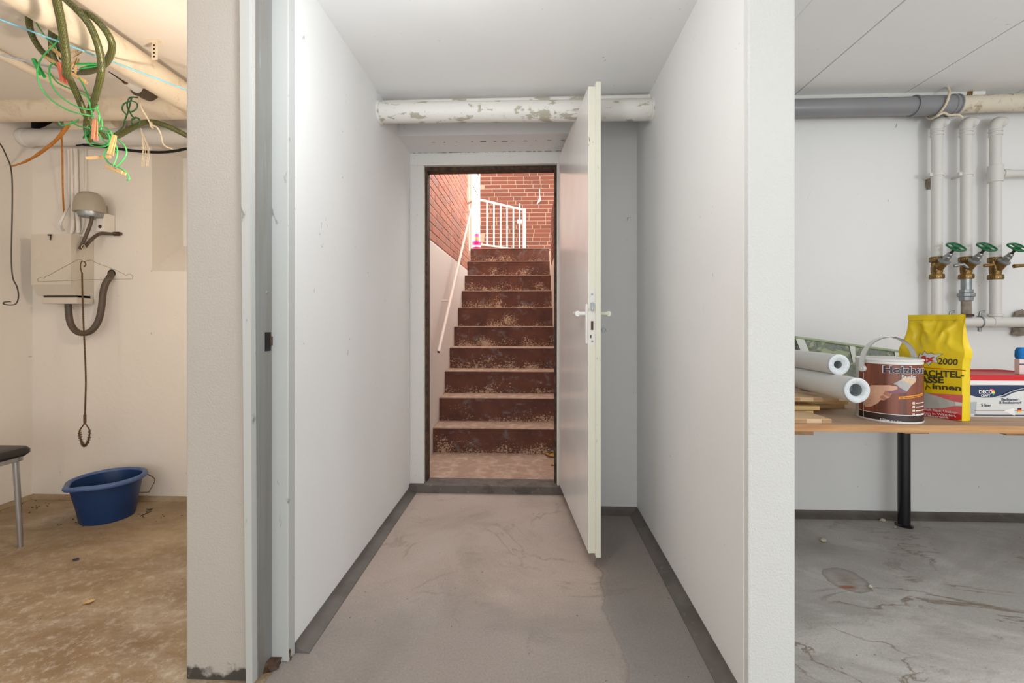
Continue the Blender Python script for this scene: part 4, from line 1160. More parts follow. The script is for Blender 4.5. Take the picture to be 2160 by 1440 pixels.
loft(MB(), [rr(hx + .003, hy + .003, .022, TZ + .122), rr(hx + .007, hy + .007, .024, TZ + .123), rr(hx + .007, hy + .007, .024, TZ + .136), rr(hx + .003, hy + .003, .024, TZ + .140), rr(hx - .012, hy - .012, .02, TZ + .140), rr(hx - .016, hy - .016, .02, TZ + .136)]).build('lid', M['redlid'], bkt, 40)
def kfn(o): return lambda u, v: Vector((bx0 + u, by0 - o, TZ + v))
def kpx(pts): 
    return [(PY(x, y, by0).x - bx0, PY(x, y, by0).z - TZ) for x, y in pts]
kz0 = PY(2040, 876, by0).z - TZ; kz1 = PY(2040, 811, by0).z - TZ
lab = decal([(.012, kz0), (.285, kz0), (.285, kz1), (.012, kz1)], kfn(.0004), M['lblgrey'], bkt, 'front_label', 0)
def kq(pts, mat, name, off=.0008): return decal(kpx(pts), kfn(off), M[mat], lab, name, 0)
wave = [(2041, 831), (2050, 834), (2060, 837), (2075, 838.5), (2093, 838), (2105, 835), (2120, 828), (2135, 822), (2150, 818.5), (2168, 816), (2190, 815)]
kq([(2041, 812.5)] + wave + [(2190, 812)], 'navy', 'navy_wave')
kq([(2096, 838.5), (2108, 835.5), (2123, 828.5), (2138, 822.5), (2153, 819), (2168, 817.5), (2168, 819), (2153, 820.8), (2140, 824.5), (2125, 831), (2110, 837.5)], 'midgrey', 'grey_wave', .0011)
kq([(2105, 838), (2118, 833.5), (2134, 826), (2150, 822.5), (2168, 821), (2168, 822.5), (2150, 824.2), (2136, 828), (2120, 836)], 'navy', 'navy_stripe', .0012)
kq([(2041, 848), (2060, 847), (2058, 872), (2041, 872)], 'midgrey', 'grey_panel')
kq([(2055, 864.5), (2190, 864.5), (2190, 865.6), (2055, 865.6)], 'navy', 'navy_line')
kq([(2055, 874), (2190, 874.5), (2190, 876.5), (2055, 876)], 'navy', 'navy_line')
kq([(2116, 866), (2139, 859), (2140, 876), (2133, 874)], 'print_white', 'white_arrow', .0012)
def ktext(body, x0, y0, x1, cap, mat, bold=.012, off=.0016):
    (u0, v0), (u1, v1), (_, v2) = kpx([(x0, y0), (x1, y0), (x0, y0 - cap)])
    return lettering(body, kfn(off), u0, v0, u1 - u0, v2 - v0, mat, lab, bold)
ktext('DECO', 2064, 829.5, 2093, 7, M['print_white'], .03)
ktext('CRAFT', 2068, 836, 2088, 4.6, M['print_white'], .03)
ktext('Badkamer-', 2112, 844.5, 2150, 5.5, M['navy'])
ktext('& keukenverf', 2107, 851, 2154, 5.5, M['navy'])
ktext('5 liter', 2069, 857, 2090, 6, M['navy'])
fc = kpx([(2090, 827)])[0]
for k in range(5):
    a0_, a1_ = math.radians(115 - k * 34), math.radians(115 - (k + 1) * 34)
    R = .0115
    decal([fc, (fc[0] + R * math.cos(a0_), fc[1] + R * math.sin(a0_)), (fc[0] + R * math.cos((a0_ + a1_) / 2), fc[1] + R * math.sin((a0_ + a1_) / 2)), (fc[0] + R * math.cos(a1_), fc[1] + R * math.sin(a1_))], kfn(.0013), M[('fan1', 'fan1', 'fan2', 'fan3', 'fan4')[k]], lab, 'colour_fan', 0)
for k, m_ in enumerate(('print_black', 'bagred', 'gold')):
    kq([(2146, 860 + k * 2.9), (2154, 860 + k * 2.9), (2154, 862.9 + k * 2.9), (2146, 862.9 + k * 2.9)], m_, 'flag_stripe', .0013)
sx = PY(2138, 780, 1.632).x
sp = thing('sponge_pack', (sx + .05, 1.66, TZ + .136), 'blue sponge in a pale card sleeve on the red bucket lid', 'sponge')
zc_ = PY(2140, 757, 1.61).z; zt2 = PY(2140, 733, 1.61).z
MB().box(sx + .002, 1.615, TZ + .1365, sx + .11, 1.632, zc_, .002).build('card_sleeve', M['card'], sp)
MB().box(sx + .002, 1.6142, PY(2140, 769, 1.61).z, sx + .11, 1.616, PY(2140, 767, 1.61).z).build('navy_line', M['navy'], sp)
loft(MB(), [rr(.053, .010, .008, zc_, sx + .056, 1.6235), rr(.057, .012, .01, zc_ + .008, sx + .057, 1.6235), rr(.056, .012, .01, zt2 - .01, sx + .057, 1.6235), rr(.050, .009, .007, zt2, sx + .057, 1.6235)]).build('foam', M['sponge'], sp, 60)

# ------------------------------------------------------------------ green leaf-pattern bag at the back of the table
A0 = PY(1686, 712, 2.13); A1 = PY(1915, 744, 2.16)
gb = thing('folded_bag', (A0.x + .25, 2.14, TZ), 'green leaf patterned fabric bag with pale straps behind the rolls', 'bag')
A0 = PY(1674, 711, 2.13)
def gbp(u, v, s):
    top = A0.lerp(A1, u); base = Vector((top.x + (.05 * (1 - u) if u < .5 else .0), top.y, TZ + .001))
    p = base.lerp(top, v)
    thick = .055 * (1 - v * .85) * (.6 + .4 * math.sin(math.pi * u))
    return p + Vector((.004 * math.sin(9 * u), s * thick + .008 * math.sin(12 * u + 5 * v) * (1 - v * .6), 0))
mb = MB().grid(28, 14, lambda u, v: gbp(u, v, -1)).grid(28, 14, lambda u, v: gbp(u, v, 1))
for uu in (0, 1): mb.grid(3, 14, lambda u, v, uu=uu: gbp(uu, v, -1).lerp(gbp(uu, v, 1), u))
mb.grid(28, 2, lambda u, v: gbp(u, 0, -1).lerp(gbp(u, 0, 1), v)).grid(28, 2, lambda u, v: gbp(u, 1, -1).lerp(gbp(u, 1, 1), v))
bmesh.ops.remove_doubles(mb.bm, verts=mb.bm.verts[:], dist=.0003)
mb.build('fabric_body', M['fabric'], gb, 60)
MB().tube([gbp(u / 20, 1, -1) + Vector((0, -.002, .0)) for u in range(21)], .006, 8).build('hem', M['bagedge'], gb, 60)
for u0, wd in ((.47, .055), (.86, .06)):
    MB().grid(2, 10, lambda a_, v, u0=u0, wd=wd: gbp(u0 + a_ * wd * (1 - .35 * (1 - v)), .62 + .38 * v, -1) + Vector((0, -.004, 0))).build('strap', M['strap'], gb, 60)
MB().grid(2, 10, lambda a_, v: gbp(.0 + a_ * .07 + (1 - v) * .04, .3 + .7 * v, -1) + Vector((0, -.004, 0))).build('strap', M['strap'], gb, 60)

# pebbles on the right floor
for (px, py, s, lb_) in ((1862, 1099, .013, 'pale stone chip by the wall, left of the black table post'), (1735, 1141, .013, 'pale stone chip lying alone near the partition on the grey floor'), (1835, 1238, .008, 'small rusty stone chip in the round stain on the grey floor'), (1888, 1113, .006, 'tiny stone chip beside the foot of the black table post')):
    q = PZ(px, py, 0)
    tag(MB().blob(q + Vector((0, 0, s * .55)), s, 1, .25, (1.2, .9, .65)).build('stone_chip', M['stone']), lb_, 'stone')

# ------------------------------------------------------------------ left room: pipes under the ceiling
XD, ZD = -1.60, 2.04
tag(MB().tube([(XD + .02, -1.6, ZD), (XD, 1.5, ZD), (XD, 2.215, ZD - .004)], .062, 28).build('heating_pipe', M['warmpipe'], smooth=40), 'thick cream lagged pipe running from the front to the rear under the left ceiling', 'pipe')
yh = 2.265
zh = PY(200, 229, yh).z
tag(MB().tube([(XW - .01, yh, zh + .004), (-.97, yh, zh - .004)], .060, 28).build('heating_pipe', M['warmpipe'], smooth=40), 'thick cream lagged pipe crossing the left ceiling from side to side', 'pipe')
yl = 2.42; zl2 = PY(220, 290, yl).z; xl0 = PY(48, 285, yl).x
lp = thing('lower_pipe', (xl0 + .5, yl, zl2 - .05), 'dirty white pipe along the back wall below the lagged cross pipe', 'pipe')
MB().tube([(xl0, yl, zl2 + .006), (-.97, yl, zl2 - .004)], .046, 28).build('pipe_run', M['wpipe'], lp, 40)
MB().lathe([(.046, 0), (.05, .01), (.05, .035), (.046, .04)], (xl0, yl, zl2 + .006), (1, 0, 0), 28).build('end_collar', M['wpipe'], lp, 40)
mb = MB(); hole_ = [PY(x, y, 2.468) for x, y in ((36, 250), (60, 251), (84, 253), (112, 257), (96, 266), (80, 272), (66, 270), (58, 262), (46, 258))]
mb.prism([(p.x, p.z) for p in hole_], lambda u, v, t: (u, 2.464 + t * .008, v))
tag(mb.build('wall_breach', M['dark']), 'dark broken hole in the plaster above the end of the lower pipe', 'hole')
MB().tube([PY(150, 258, 2.40), PY(180, 262, 2.41), PY(215, 262, 2.41), PY(246, 252, 2.40)], .05, 24, 4).build('elbow', M['warmpipe'], lp, 60)
q0 = PY(0, 112, 1.8); xc_ = q0.x
tag(MB().tube([(xc_ - .03, .9, CEIL - .022), (xc_, 1.8, CEIL - .022), (xc_ - .0, 2.2, CEIL - .022)], .018, 12).build('conduit', M['warmpipe'], smooth=40), 'thin pale conduit along the left ceiling ahead of the cross pipe', 'conduit')
# capped pipe stub with a rusty rod
s0, s1, s2, s3 = PY(229, 146, 1.98), PY(266, 172, 2.08), PY(292, 185, 2.14), PY(330, 203, 2.24)
sb = thing('pipe_stub', s2, 'capped pipe stub with a rusty threaded rod under the left ceiling', 'pipe')
MB().tube([s0, s0.lerp(s1, .4), s1], .011, 10).build('rusty_rod', M['rust'], sb, 40)
MB().tube([s1 - (s1 - s0) * .12, s1 + (s1 - s0) * .08], .014, 12).build('brass_nut', M['brass'], sb, 40)
MB().tube([s1, s2], [.019, .03], 16).build('white_cap', M['white'], sb, 40)
MB().tube([s2 - (s2 - s1) * .1, s3], .04, 20).build('rubber_sleeve', M['cable'], sb, 40)
q = PY(326, 98, 1.77); q.z = CEIL
br = thing('ceiling_bracket', (q.x, q.y, CEIL - .07), 'small perforated metal bracket hanging from the left ceiling', 'bracket')
MB().box(q.x - .012, q.y - .002, CEIL - .078, q.x + .012, q.y + .002, CEIL, .001).box(q.x - .03, q.y - .01, CEIL - .006, q.x + .03, q.y + .01, CEIL, .001).build('strap', M['warmpipe'], br)
for z in (.02, .035, .05, .065):
    MB().lathe([(0, 0), (.004, 0)], (q.x, q.y - .0025, CEIL - z), (0, -1, 0), 8).build('hole', M['dark'], br)
# the bulb that lights the cellar (behind the pillar)
def bulb(x, y, z, label):
    t = thing('pendant_bulb', (x, y, z), label, 'lamp')
    MB().tube([(x, y, z + .07), (x, y, CEIL)], .004, 8).build('cord', M['print_white'], t, 40)
    MB().lathe([(.0, .085), (.018, .08), (.02, .045), (.0, .043)], (x, y, z), seg=16).build('socket', M['black'], t, 40)
    return t
bulb(-1.06, 1.50, 1.58, 'bare pendant bulb socket behind the left pillar')
bulb(-2.0, .2, 1.66, 'added socket for the warm fill light near the left front corner')  # socket made up to go with the added warm fill
bulb(2.1, .5, 1.52, 'bare pendant bulb socket over the right side')
bulb(-.28, .93, 1.85, 'added socket for the fill light in front of the passage')  # socket made up to go with the added passage fill


# ------------------------------------------------------------------ hose, lines and pegs
def C(lst, sc=3.6): return [PY(x / sc, y / sc, Y) for x, y, Y in lst]
hs = MB(); RH = .0104
hs.tube(C([(418, -90, 1.30), (436, 30, 1.33), (465, 170, 1.37), (488, 320, 1.41), (503, 450, 1.44), (508, 560, 1.47), (535, 610, 1.53), (590, 730, 1.58), (640, 850, 1.61), (692, 935, 1.64)]), [RH * 1.12] * 5 + [RH] * 5, 12, 6)
hs.tube(C([(440, -60, 1.36), (520, 15, 1.37), (590, 80, 1.38), (680, 190, 1.40), (740, 330, 1.43), (765, 450, 1.46), (766, 560, 1.48), (735, 700, 1.54), (700, 800, 1.6), (665, 890, 1.66), (658, 980, 1.68), (685, 1075, 1.68)]), RH, 12, 6)
hs.tube(C([(575, 72, 1.40), (700, 125, 1.41), (800, 230, 1.43), (850, 330, 1.46), (838, 420, 1.50), (785, 495, 1.55), (700, 535, 1.60), (610, 548, 1.64), (500, 525, 1.66), (400, 462, 1.66), (320, 390, 1.65), (265, 310, 1.64), (232, 230, 1.63), (216, 120, 1.60), (216, 20, 1.56)]), RH, 12, 6)
hs.tube(C([(395, 190, 1.62), (393, 330, 1.64), (400, 420, 1.65), (425, 475, 1.66)]), RH, 12, 6)
hs.tube(C([(425, 220, 1.64), (440, 320, 1.66), (455, 390, 1.67), (470, 450, 1.67)]), RH * .8, 12, 6)
tag(hs.build('garden_hose', M['hose'], smooth=60), 'olive green woven garden hose looped over the lagged ceiling pipe', 'hose')
tag(MB().tube(C([(740, 1000, 1.72), (800, 1035, 1.76), (880, 1035, 1.82), (960, 995, 1.88), (1060, 942, 1.94), (1150, 925, 1.98), (1250, 950, 2.0), (1330, 985, 2.02), (1480, 1060, 2.05)]), .0112, 10, 6).build('thin_hose', M['hose'], smooth=60), 'thinner green hose running right from the tangle to the pillar', 'hose')
tag(MB().tube([PY(-60, 20, 1.32), PY(0, 41, 1.38), PY(390, 188, 1.80), PY(470, 217, 1.9)], .0032, 8).build('washing_line', M['blueline'], smooth=60), 'light blue washing line stretched across the left ceiling', 'washing line')
tag(MB().tube([PY(-60, 96, 1.5), PY(0, 115, 1.52), PY(125, 146, 1.6), PY(215, 152, 1.66)], .0036, 8).build('washing_line', M['greyline'], smooth=60), 'grey washing line below the blue one holding the pegs', 'washing line')
gw = MB(); gr = .0026
for L in ([(265, 150, 1.62), (300, 215, 1.6), (350, 285, 1.58), (400, 335, 1.57), (430, 365, 1.56)],
          [(455, 260, 1.56), (420, 330, 1.55), (360, 390, 1.54), (310, 450, 1.53), (285, 520, 1.52), (285, 580, 1.52), (310, 660, 1.53), (370, 740, 1.54), (450, 800, 1.55), (540, 845, 1.56), (640, 870, 1.57), (700, 880, 1.58)],
          [(420, 480, 1.55), (385, 495, 1.55), (375, 540, 1.54), (385, 620, 1.54), (430, 700, 1.54), (510, 770, 1.55), (600, 815, 1.56), (680, 830, 1.57), (735, 818, 1.58), (742, 795, 1.59), (718, 800, 1.6)],
          [(385, 560, 1.57), (430, 620, 1.58), (500, 660, 1.6), (600, 700, 1.62), (690, 755, 1.64)],
          [(600, 590, 1.57), (640, 660, 1.57), (670, 740, 1.57), (690, 830, 1.58), (710, 900, 1.58), (740, 960, 1.6)],
          [(735, 820, 1.57), (756, 880, 1.57), (742, 940, 1.58), (700, 965, 1.6)],
          [(770, 900, 1.6), (775, 950, 1.6), (765, 985, 1.6)],
          [(730, 985, 1.6), (790, 968, 1.6), (840, 1000, 1.6), (850, 1050, 1.6), (820, 1100, 1.6), (760, 1115, 1.61), (690, 1100, 1.62), (655, 1050, 1.62), (648, 990, 1.64)],
          [(740, 990, 1.62), (800, 1000, 1.62), (832, 1040, 1.62), (820, 1085, 1.62), (780, 1100, 1.62), (700, 1080, 1.62)],
          [(790, 1000, 1.63), (850, 1010, 1.63), (835, 1050, 1.63), (800, 1020, 1.63)],
          [(740, 1000, 1.6), (790, 1070, 1.61), (850, 1110, 1.61), (885, 1165, 1.6)],
          [(865, 1075, 1.6), (890, 1130, 1.6), (886, 1190, 1.6), (862, 1258, 1.6)],
          [(895, 1060, 1.6), (948, 1110, 1.6), (960, 1170, 1.6), (920, 1230, 1.6), (880, 1268, 1.6)],
          [(835, 1060, 1.61), (830, 1110, 1.61), (790, 1165, 1.61), (815, 1225, 1.61), (860, 1255, 1.61), (930, 1285, 1.6), (972, 1325, 1.6), (982, 1360, 1.6), (962, 1370, 1.6)],
          [(545, 918, 1.62), (590, 955, 1.62), (680, 972, 1.62)], [(445, 925, 1.62), (470, 952, 1.62), (530, 940, 1.62), (598, 908, 1.62)]):
    gw.tube(C(L), gr, 6, 5)
tag(gw.build('green_line_tangle', M['gwire'], smooth=60), 'tangle of bright green plastic line hanging from the hose', 'line')
gw = MB()
for L in ([(1045, 740, 1.9), (985, 742, 1.9), (965, 800, 1.9), (990, 850, 1.9), (1035, 825, 1.9), (1042, 790, 1.9), (1000, 768, 1.88), (940, 790, 1.88), (930, 835, 1.88), (960, 870, 1.88)],
          [(1000, 740, 1.91), (985, 800, 1.91), (972, 850, 1.9), (945, 920, 1.88), (930, 970, 1.84), (870, 1015, 1.75)],
          [(985, 850, 1.89), (1012, 890, 1.89), (1055, 900, 1.88), (1060, 935, 1.88), (1018, 950, 1.88), (998, 920, 1.88), (1035, 888, 1.88)],
          [(1000, 905, 1.88), (1040, 895, 1.88), (1062, 915, 1.88)]):
    gw.tube(C(L), .003, 6, 5)
tag(gw.build('green_line_tangle', M['gwire2'], smooth=60), 'dark green curl of line on the cross pipe near the pillar', 'line')


def pin_proto(mname, label, wood):
    t = thing('clothes_peg', (0, 0, 0), label, 'clothes peg', 'clothes pegs on the washing lines'); WO[t.name] = Vector((0, 0, 0))
    for s in (1, -1):
        prof = [(-.036, s * .0015), (-.036, s * .004), (-.012, s * .0065), (.004, s * .007), (.036, s * .0095), (.036, s * .0065), (.002, s * .0022)]
        MB().prism(prof, lambda u, v, q: (u, (q - .5) * .010, v)).build('jaw', M[mname], t, origin=(0, 0, 0))
    MB().torus((-.002, 0, 0), (0, 1, 0), .0045, .0011, 12, 5).tube([(-.002, .005, .006), (.012, .005, .009)], .001, 5).build('spring', M['steel'], t, origin=(0, 0, 0))
    return t
def dup(root, label):
    r = root.copy(); COL.objects.link(r); r['label'] = label
    for ch in list(root.children):
        c_ = ch.copy(); COL.objects.link(c_); c_.parent = r
    return r
protos = {}
def pin(kind, x0, y0, x1, y1, Y, label, roll_=0.3, pitch=0.0):
    a_, b_ = PY(x0 / 3.6, y0 / 3.6, Y), PY(x1 / 3.6, y1 / 3.6, Y)
    d = (b_ - a_).normalized(); d = (d + FW * pitch).normalized()
    if kind not in protos: protos[kind] = pin_proto(kind, label, True); t = protos[kind]
    else: t = dup(protos[kind], label)
    t.location = (a_ + b_) / 2
    t.rotation_euler = (d.to_track_quat('X', 'Z') @ Matrix.Rotation(roll_ + 1.2, 3, 'X').to_quaternion()).to_euler()
pin('pinG', 245, 430, 335, 595, 1.54, 'bright green plastic clothes peg furthest left on the grey line')
pin('pinG', 745, 490, 590, 502, 1.55, 'bright green plastic clothes peg lying level between the hose loops', 1.0)
pin('pinR', 445, 460, 490, 640, 1.50, 'red orange clothes peg in front of the hose end')
pin('pinW', 640, 392, 520, 405, 1.58, 'topmost wooden clothes peg just under the blue line', 1.2, .3)
pin('pinW', 380, 452, 470, 505, 1.56, 'wooden clothes peg left of the red one', .8, .5)
pin('pinW', 610, 472, 525, 535, 1.57, 'wooden clothes peg right of the thick hose, tilted up', .9, .5)
pin('pinW', 530, 550, 612, 600, 1.57, 'wooden clothes peg right of the thick hose, tilted down', .4, .4)
pin('pinW', 440, 400, 480, 440, 1.6, 'wooden clothes peg half hidden behind the thick hose', .4, .6)
pin('pinS', 722, 905, 718, 1065, 1.56, 'salmon pink clothes peg hanging from the lower end of the hose')
pin('pinD', 712, 985, 640, 1030, 1.66, 'dark green clothes peg beside the salmon pink one', .5, .5)
pin('pinW', 868, 1045, 842, 1155, 1.57, 'wooden clothes peg hanging upright below the thin hose', .2)
pin('pinW', 785, 1256, 960, 1322, 1.58, 'lowest wooden clothes peg hanging level on green line', .3)
pin('pinW', 705, 1205, 790, 1185, 1.62, 'weathered wooden clothes peg left of the lowest peg', .7, .4)
tag(MB().tube(C([(1055, 735, 1.9), (1075, 820, 1.88), (1110, 880, 1.9), (1150, 945, 1.93), (1195, 970, 1.93), (1225, 1030, 1.95), (1235, 1085, 1.96), (1265, 1115, 1.98), (1310, 1130, 2.0)]), .0034, 6, 5).torus(C([(1152, 950, 1.955)])[0], (1, .3, .2), .012, .004, 14, 6).build('cotton_string', M['string'], smooth=60), 'off white string knotted round the thin green hose', 'string')
mb = MB()
for k in range(7):
    a0_ = random.uniform(-.6, .6)
    mb.tube(C([(1070 + random.uniform(-4, 8), 975, 1.96), (1085 + a0_ * 20, 1040, 1.96), (1105 + a0_ * 55, 1130, 1.96 + a0_ * .01), (1100 + a0_ * 60, 1200, 1.96), (1095 + a0_ * 55, 1265, 1.96)]), .0011, 5, 4)
for yy in (1130, 1170, 1215, 1262):
    mb.tube(C([(1068, yy, 1.955), (1090, yy + 9, 1.95), (1120, yy - 4, 1.95), (1140, yy + 5, 1.957)]), .0011, 5, 4)
tag(mb.build('mesh_net', M['string'], smooth=60), 'thin empty mesh net hanging below the thin green hose', 'net')
tag(MB().tube(C([(580, 1105, 2.38), (640, 1100, 2.38), (760, 1110, 2.37), (900, 1130, 2.36), (1050, 1148, 2.36), (1200, 1156, 2.36), (1320, 1148, 2.36), (1400, 1132, 2.36), (1450, 1128, 2.36)]), [.004] + [.0075] * 8, 8, 4).build('black_cable', M['dark'], smooth=60), 'black cable sagging along the underside of the lower pipe', 'cable')
tag(MB().tube(C([(80, 1263, 2.3), (160, 1240, 2.3), (260, 1190, 2.29), (360, 1120, 2.28), (430, 1060, 2.27), (490, 990, 2.27), (520, 950, 2.28)]), [.004, .006, .008, .008, .009, .009], 6, 4).build('twine_strand', M['orange'], smooth=60), 'orange brown twine strand stretched to the left wall', 'twine')
tag(MB().tube(C([(470, 980, 2.3), (468, 1060, 2.31), (474, 1200, 2.36), (476, 1400, 2.4), (482, 1560, 2.42), (488, 1640, 2.435)]), .0042, 6, 4).build('hanging_twine', M['orange'], smooth=60), 'straight orange cord hanging down to the bell cables', 'cord')
tag(MB().tube([PY(x, y, Y) for x, y, Y in ((-20, 285, 2.0), (0, 303, 2.0), (14, 330, 2.0), (24, 360, 2.0), (26, 420, 2.0), (24, 540, 2.0), (27, 585, 2.0), (36, 605, 2.0), (39, 625, 2.0), (34, 640, 2.0), (22, 643, 1.99), (8, 641, 1.98), (9, 637, 1.97), (22, 636, 1.96))], .0026, 8, 5).build('wire_hook', M['wire'], smooth=60), 'long dark bent wire with a hooked end at the left edge', 'wire')

# ------------------------------------------------------------------ bell, fuse box and cables on the left back wall
cb = thing('cable_bundle', PY(150, 470, 2.46), 'white painted cables running down the wall to the bell', 'cable')
for i, L in enumerate(([(144, 316, 2.45), (146, 345, 2.455), (146, 400, 2.455), (145, 430, 2.45), (136, 452, 2.42), (128, 470, 2.41), (130, 480, 2.43), (134, 486, 2.45)], [(151, 314, 2.455), (152, 340, 2.455), (153, 400, 2.455), (154, 470, 2.455), (150, 492, 2.455)], [(159, 314, 2.455), (160, 340, 2.455), (162, 420, 2.455), (166, 492, 2.455)], [(181, 314, 2.46), (181, 400, 2.455), (176, 470, 2.455), (172, 490, 2.455)])):
    MB().tube([PY(*q) for q in L], (.0065, .010, .010, .003)[i], 8, 5).build('cable', M['wallL'] if i else M['white'], cb, 60)
MB().box(*(PY(158, 376, 2.47) - Vector((.002, .02, .006))), *(PY(165, 372, 2.47) + Vector((.002, 0, .004))), .002).build('cable_clip', M['white'], cb)
bc = PY(187, 448, 2.37)
be = thing('alarm_bell', bc, 'grey domed electric bell above the fuse box', 'bell')
DRX, DRY, DRZ = .072, .066, .112
mb = MB(); n = 12
prof = [(0, 0)] + [(math.cos(a_) ** .55, math.sin(a_) ** .9) for a_ in [math.pi / 2 * k / n for k in range(n)]] + [(0, 1)]
mb.lathe([(r_, h_) for r_, h_ in prof], (0, 0, 0), seg=36)
for v in mb.bm.verts: v.co = Vector((bc.x + v.co.x * DRX, bc.y + .005 + v.co.y * DRY, bc.z + v.co.z * DRZ))
mb.build('dome', M['bell'], be, 40)
MB().lathe([(0, 0), (.05, 0), (.055, .012), (.055, .03), (0, .03)], bc + Vector((.01, .0, -.026)), seg=20).build('underside_plate', M['steel'], be, 40)
MB().box(bc.x - .055, bc.y + .055, bc.z - .02, bc.x + .015, 2.47, bc.z + .06, .006).build('back_plate', M['bell'], be)
bq0 = PY(211, 470, 2.40)
mb = MB().box(bq0.x - .025, bq0.y, bq0.z - .045, bq0.x + .022, 2.468, bq0.z + .055, .004)
mb.build('bracket', M['wallL'], be)
MB().lathe([(0, .003), (.009, .002), (.01, 0)], (bq0.x, bq0.y, bq0.z - .02), (0, -1, 0), 12).build('bolt', M['rust'], be)
yfb = 2.335
f0 = PY(66, 493, yfb); f1 = PY(150, 640, yfb); fm = PY(66, 600, yfb).z
fx0, fx1, fz0, fz1 = f0.x, f1.x, f1.z, f0.z
fb = thing('fuse_box', ((fx0 + fx1) / 2, 2.4, fz0), 'beige fuse box with a hinged cover on the left back wall', 'fuse box')
prof = [(2.468, fz0 + .012), (2.468, fz1 - .005), (yfb + .03, fz1 - .003), (yfb + .03, fm - .01), (yfb + .055, fz0 + .012)]
MB().prism(prof, lambda u, v, t: (fx0 + .012 + t * (fx1 - fx0 - .02), u, v)).build('box_body', M['box'], fb)
prof = [(yfb + .028, fz1), (yfb, fz1 - .002), (yfb, fm), (yfb + .03, fz0 + .045), (yfb + .058, fz0 + .045), (yfb + .032, fm)]
MB().prism(prof, lambda u, v, t: (fx0 + t * (fx1 - fx0), u, v)).build('cover', M['box'], fb)
MB().box(fx0 + .025, yfb + .030, fz0, fx1 - .002, 2.46, fz0 + .034, .004).build('bottom_tray', M['box'], fb)
MB().box(fx0 + .03, yfb + .036, fz0 + .034, fx1 - .008, 2.45, fz0 + .046).build('slot', M['wire'], fb)
kq0 = PY(107, 497, yfb - .002)
MB().tube([kq0 + Vector((-.015, 0, .004)), kq0 + Vector((.008, -.004, .003))], .004, 8).tube([kq0 + Vector((.004, -.004, .0)), kq0 + Vector((.004, -.005, -.024))], .0028, 8).build('cover_screw', M['rust'], fb, 40)
for L, r_, lbl, nm in (([(195, 455, 2.37), (190, 475, 2.37), (182, 495, 2.36), (175, 512, 2.35), (169, 524, 2.36)], .0085, 'brown cable dropping from the bell to the fuse box', 'cable'),
                       ([(180, 520, 2.38), (190, 508, 2.385), (203, 497, 2.41), (214, 493, 2.43), (240, 493, 2.455), (256, 493, 2.462)], .0088, 'brown cable bending from the fuse box into the wall', 'cable')):
    t = thing(nm, PY(*L[-1]), lbl, 'cable')
    MB().tube([PY(*q) for q in L], r_, 10, 5).build('sheath', M['cable'], t, 60)
    if L[0][0] == 180: MB().tube([PY(240, 493, 2.452), PY(252, 493, 2.46)], .0115, 10).build('ferrule', M['rust'], t, 40)
um = thing('thick_cable', PY(180, 705, 2.4), 'thick dark brown cable sagging in a U from the fuse box to the wall hole', 'cable')
MB().tube([PY(x, y, Y) for x, y, Y in ((144, 636, 2.40), (145, 660, 2.40), (149, 682, 2.40), (160, 698, 2.395), (176, 703, 2.395), (193, 697, 2.40), (207, 678, 2.41), (214, 650, 2.415), (217, 620, 2.42), (222, 600, 2.43), (231, 585, 2.445), (238, 575, 2.475))], .0158, 14, 5).build('sheath', M['cable'], um, 60)
q = PY(235, 577, 2.468)
tag(MB().lathe([(0, .002), (.022, .002), (.024, 0)], q, (0, -1, 0), 20).build('wall_hole', M['dark']), 'round black hole in the wall where the thick cable enters', 'hole')

# wire coat hanger and twisted wire puller hanging in front of the box
yk = 2.25
hn = thing('coat_hanger', PY(176, 600, yk), 'thin wire coat hanger in front of the fuse box', 'coat hanger')
L = [(176, 553), (168, 547), (158, 551), (140, 560), (120, 571), (102, 581), (96, 583), (93, 587), (88, 585), (82, 586), (79, 591), (82, 594)]
R = [(176, 553), (190, 548), (205, 555), (225, 562), (245, 570), (262, 578), (266, 581), (270, 578), (277, 579), (280, 584), (279, 588)]
mb = MB()
mb.tube([PY(x, y, yk) for x, y in L], .0011, 6, 4).tube([PY(x, y, yk) for x, y in R], .0011, 6, 4)
mb.tube([PY(81, 594, yk), PY(180, 590, yk), PY(279, 588, yk)], .0011, 6)
mb.build('wire_frame', M['thinwire'], hn, 60)
MB().tube([PY(x, y, yk) for x, y in ((176, 553), (177, 545))] + [PY(177, 538, 2.27), PY(174, 527, 2.31), PY(172, 519, 2.334), PY(177, 516, 2.35), PY(180, 521, 2.33)], .0018, 6, 4).build('hook', M['string'], hn, 60)
ch = thing('twisted_wire_puller', PY(178, 940, yk), 'rusty twisted wire puller with a bristled loop hanging from the hanger', 'wire puller')
pth = [PY(x, y, yk - .012) for x, y in ((173, 575), (174, 620), (176, 680), (179, 740), (181, 800), (180, 850), (179, 876))]
cp = catmull(pth, 14)
mb = MB()
for ph in (0, math.pi):
    tw = [p + Vector((math.cos(ph + i * 1.7), .6 * math.sin(ph + i * 1.7), 0)) * .003 for i, p in enumerate(catmull(pth, 30))]
    mb.tube(tw, .0024, 5)
mb.build('twisted_shaft', M['rustwire'], ch, 60)
mb = MB(); mb.tube([PY(x, y, yk - .012) for x, y in ((173, 576), (170, 566), (169, 556), (173, 551), (179, 553), (181, 558), (177, 562), (173, 561))][:2] + [PY(170, 557, yk - .004), PY(173, 551, yk), PY(178, 552, yk), PY(181, 558, yk), PY(177, 562, yk)], .0028, 6, 5); mb.build('hook', M['rustwire'], ch, 60)
mb = MB().tube([PY(179, 874, yk - .012), PY(179, 892, yk - .012)], .0062, 8); mb.build('ferrule', M['rustwire'], ch, 60)
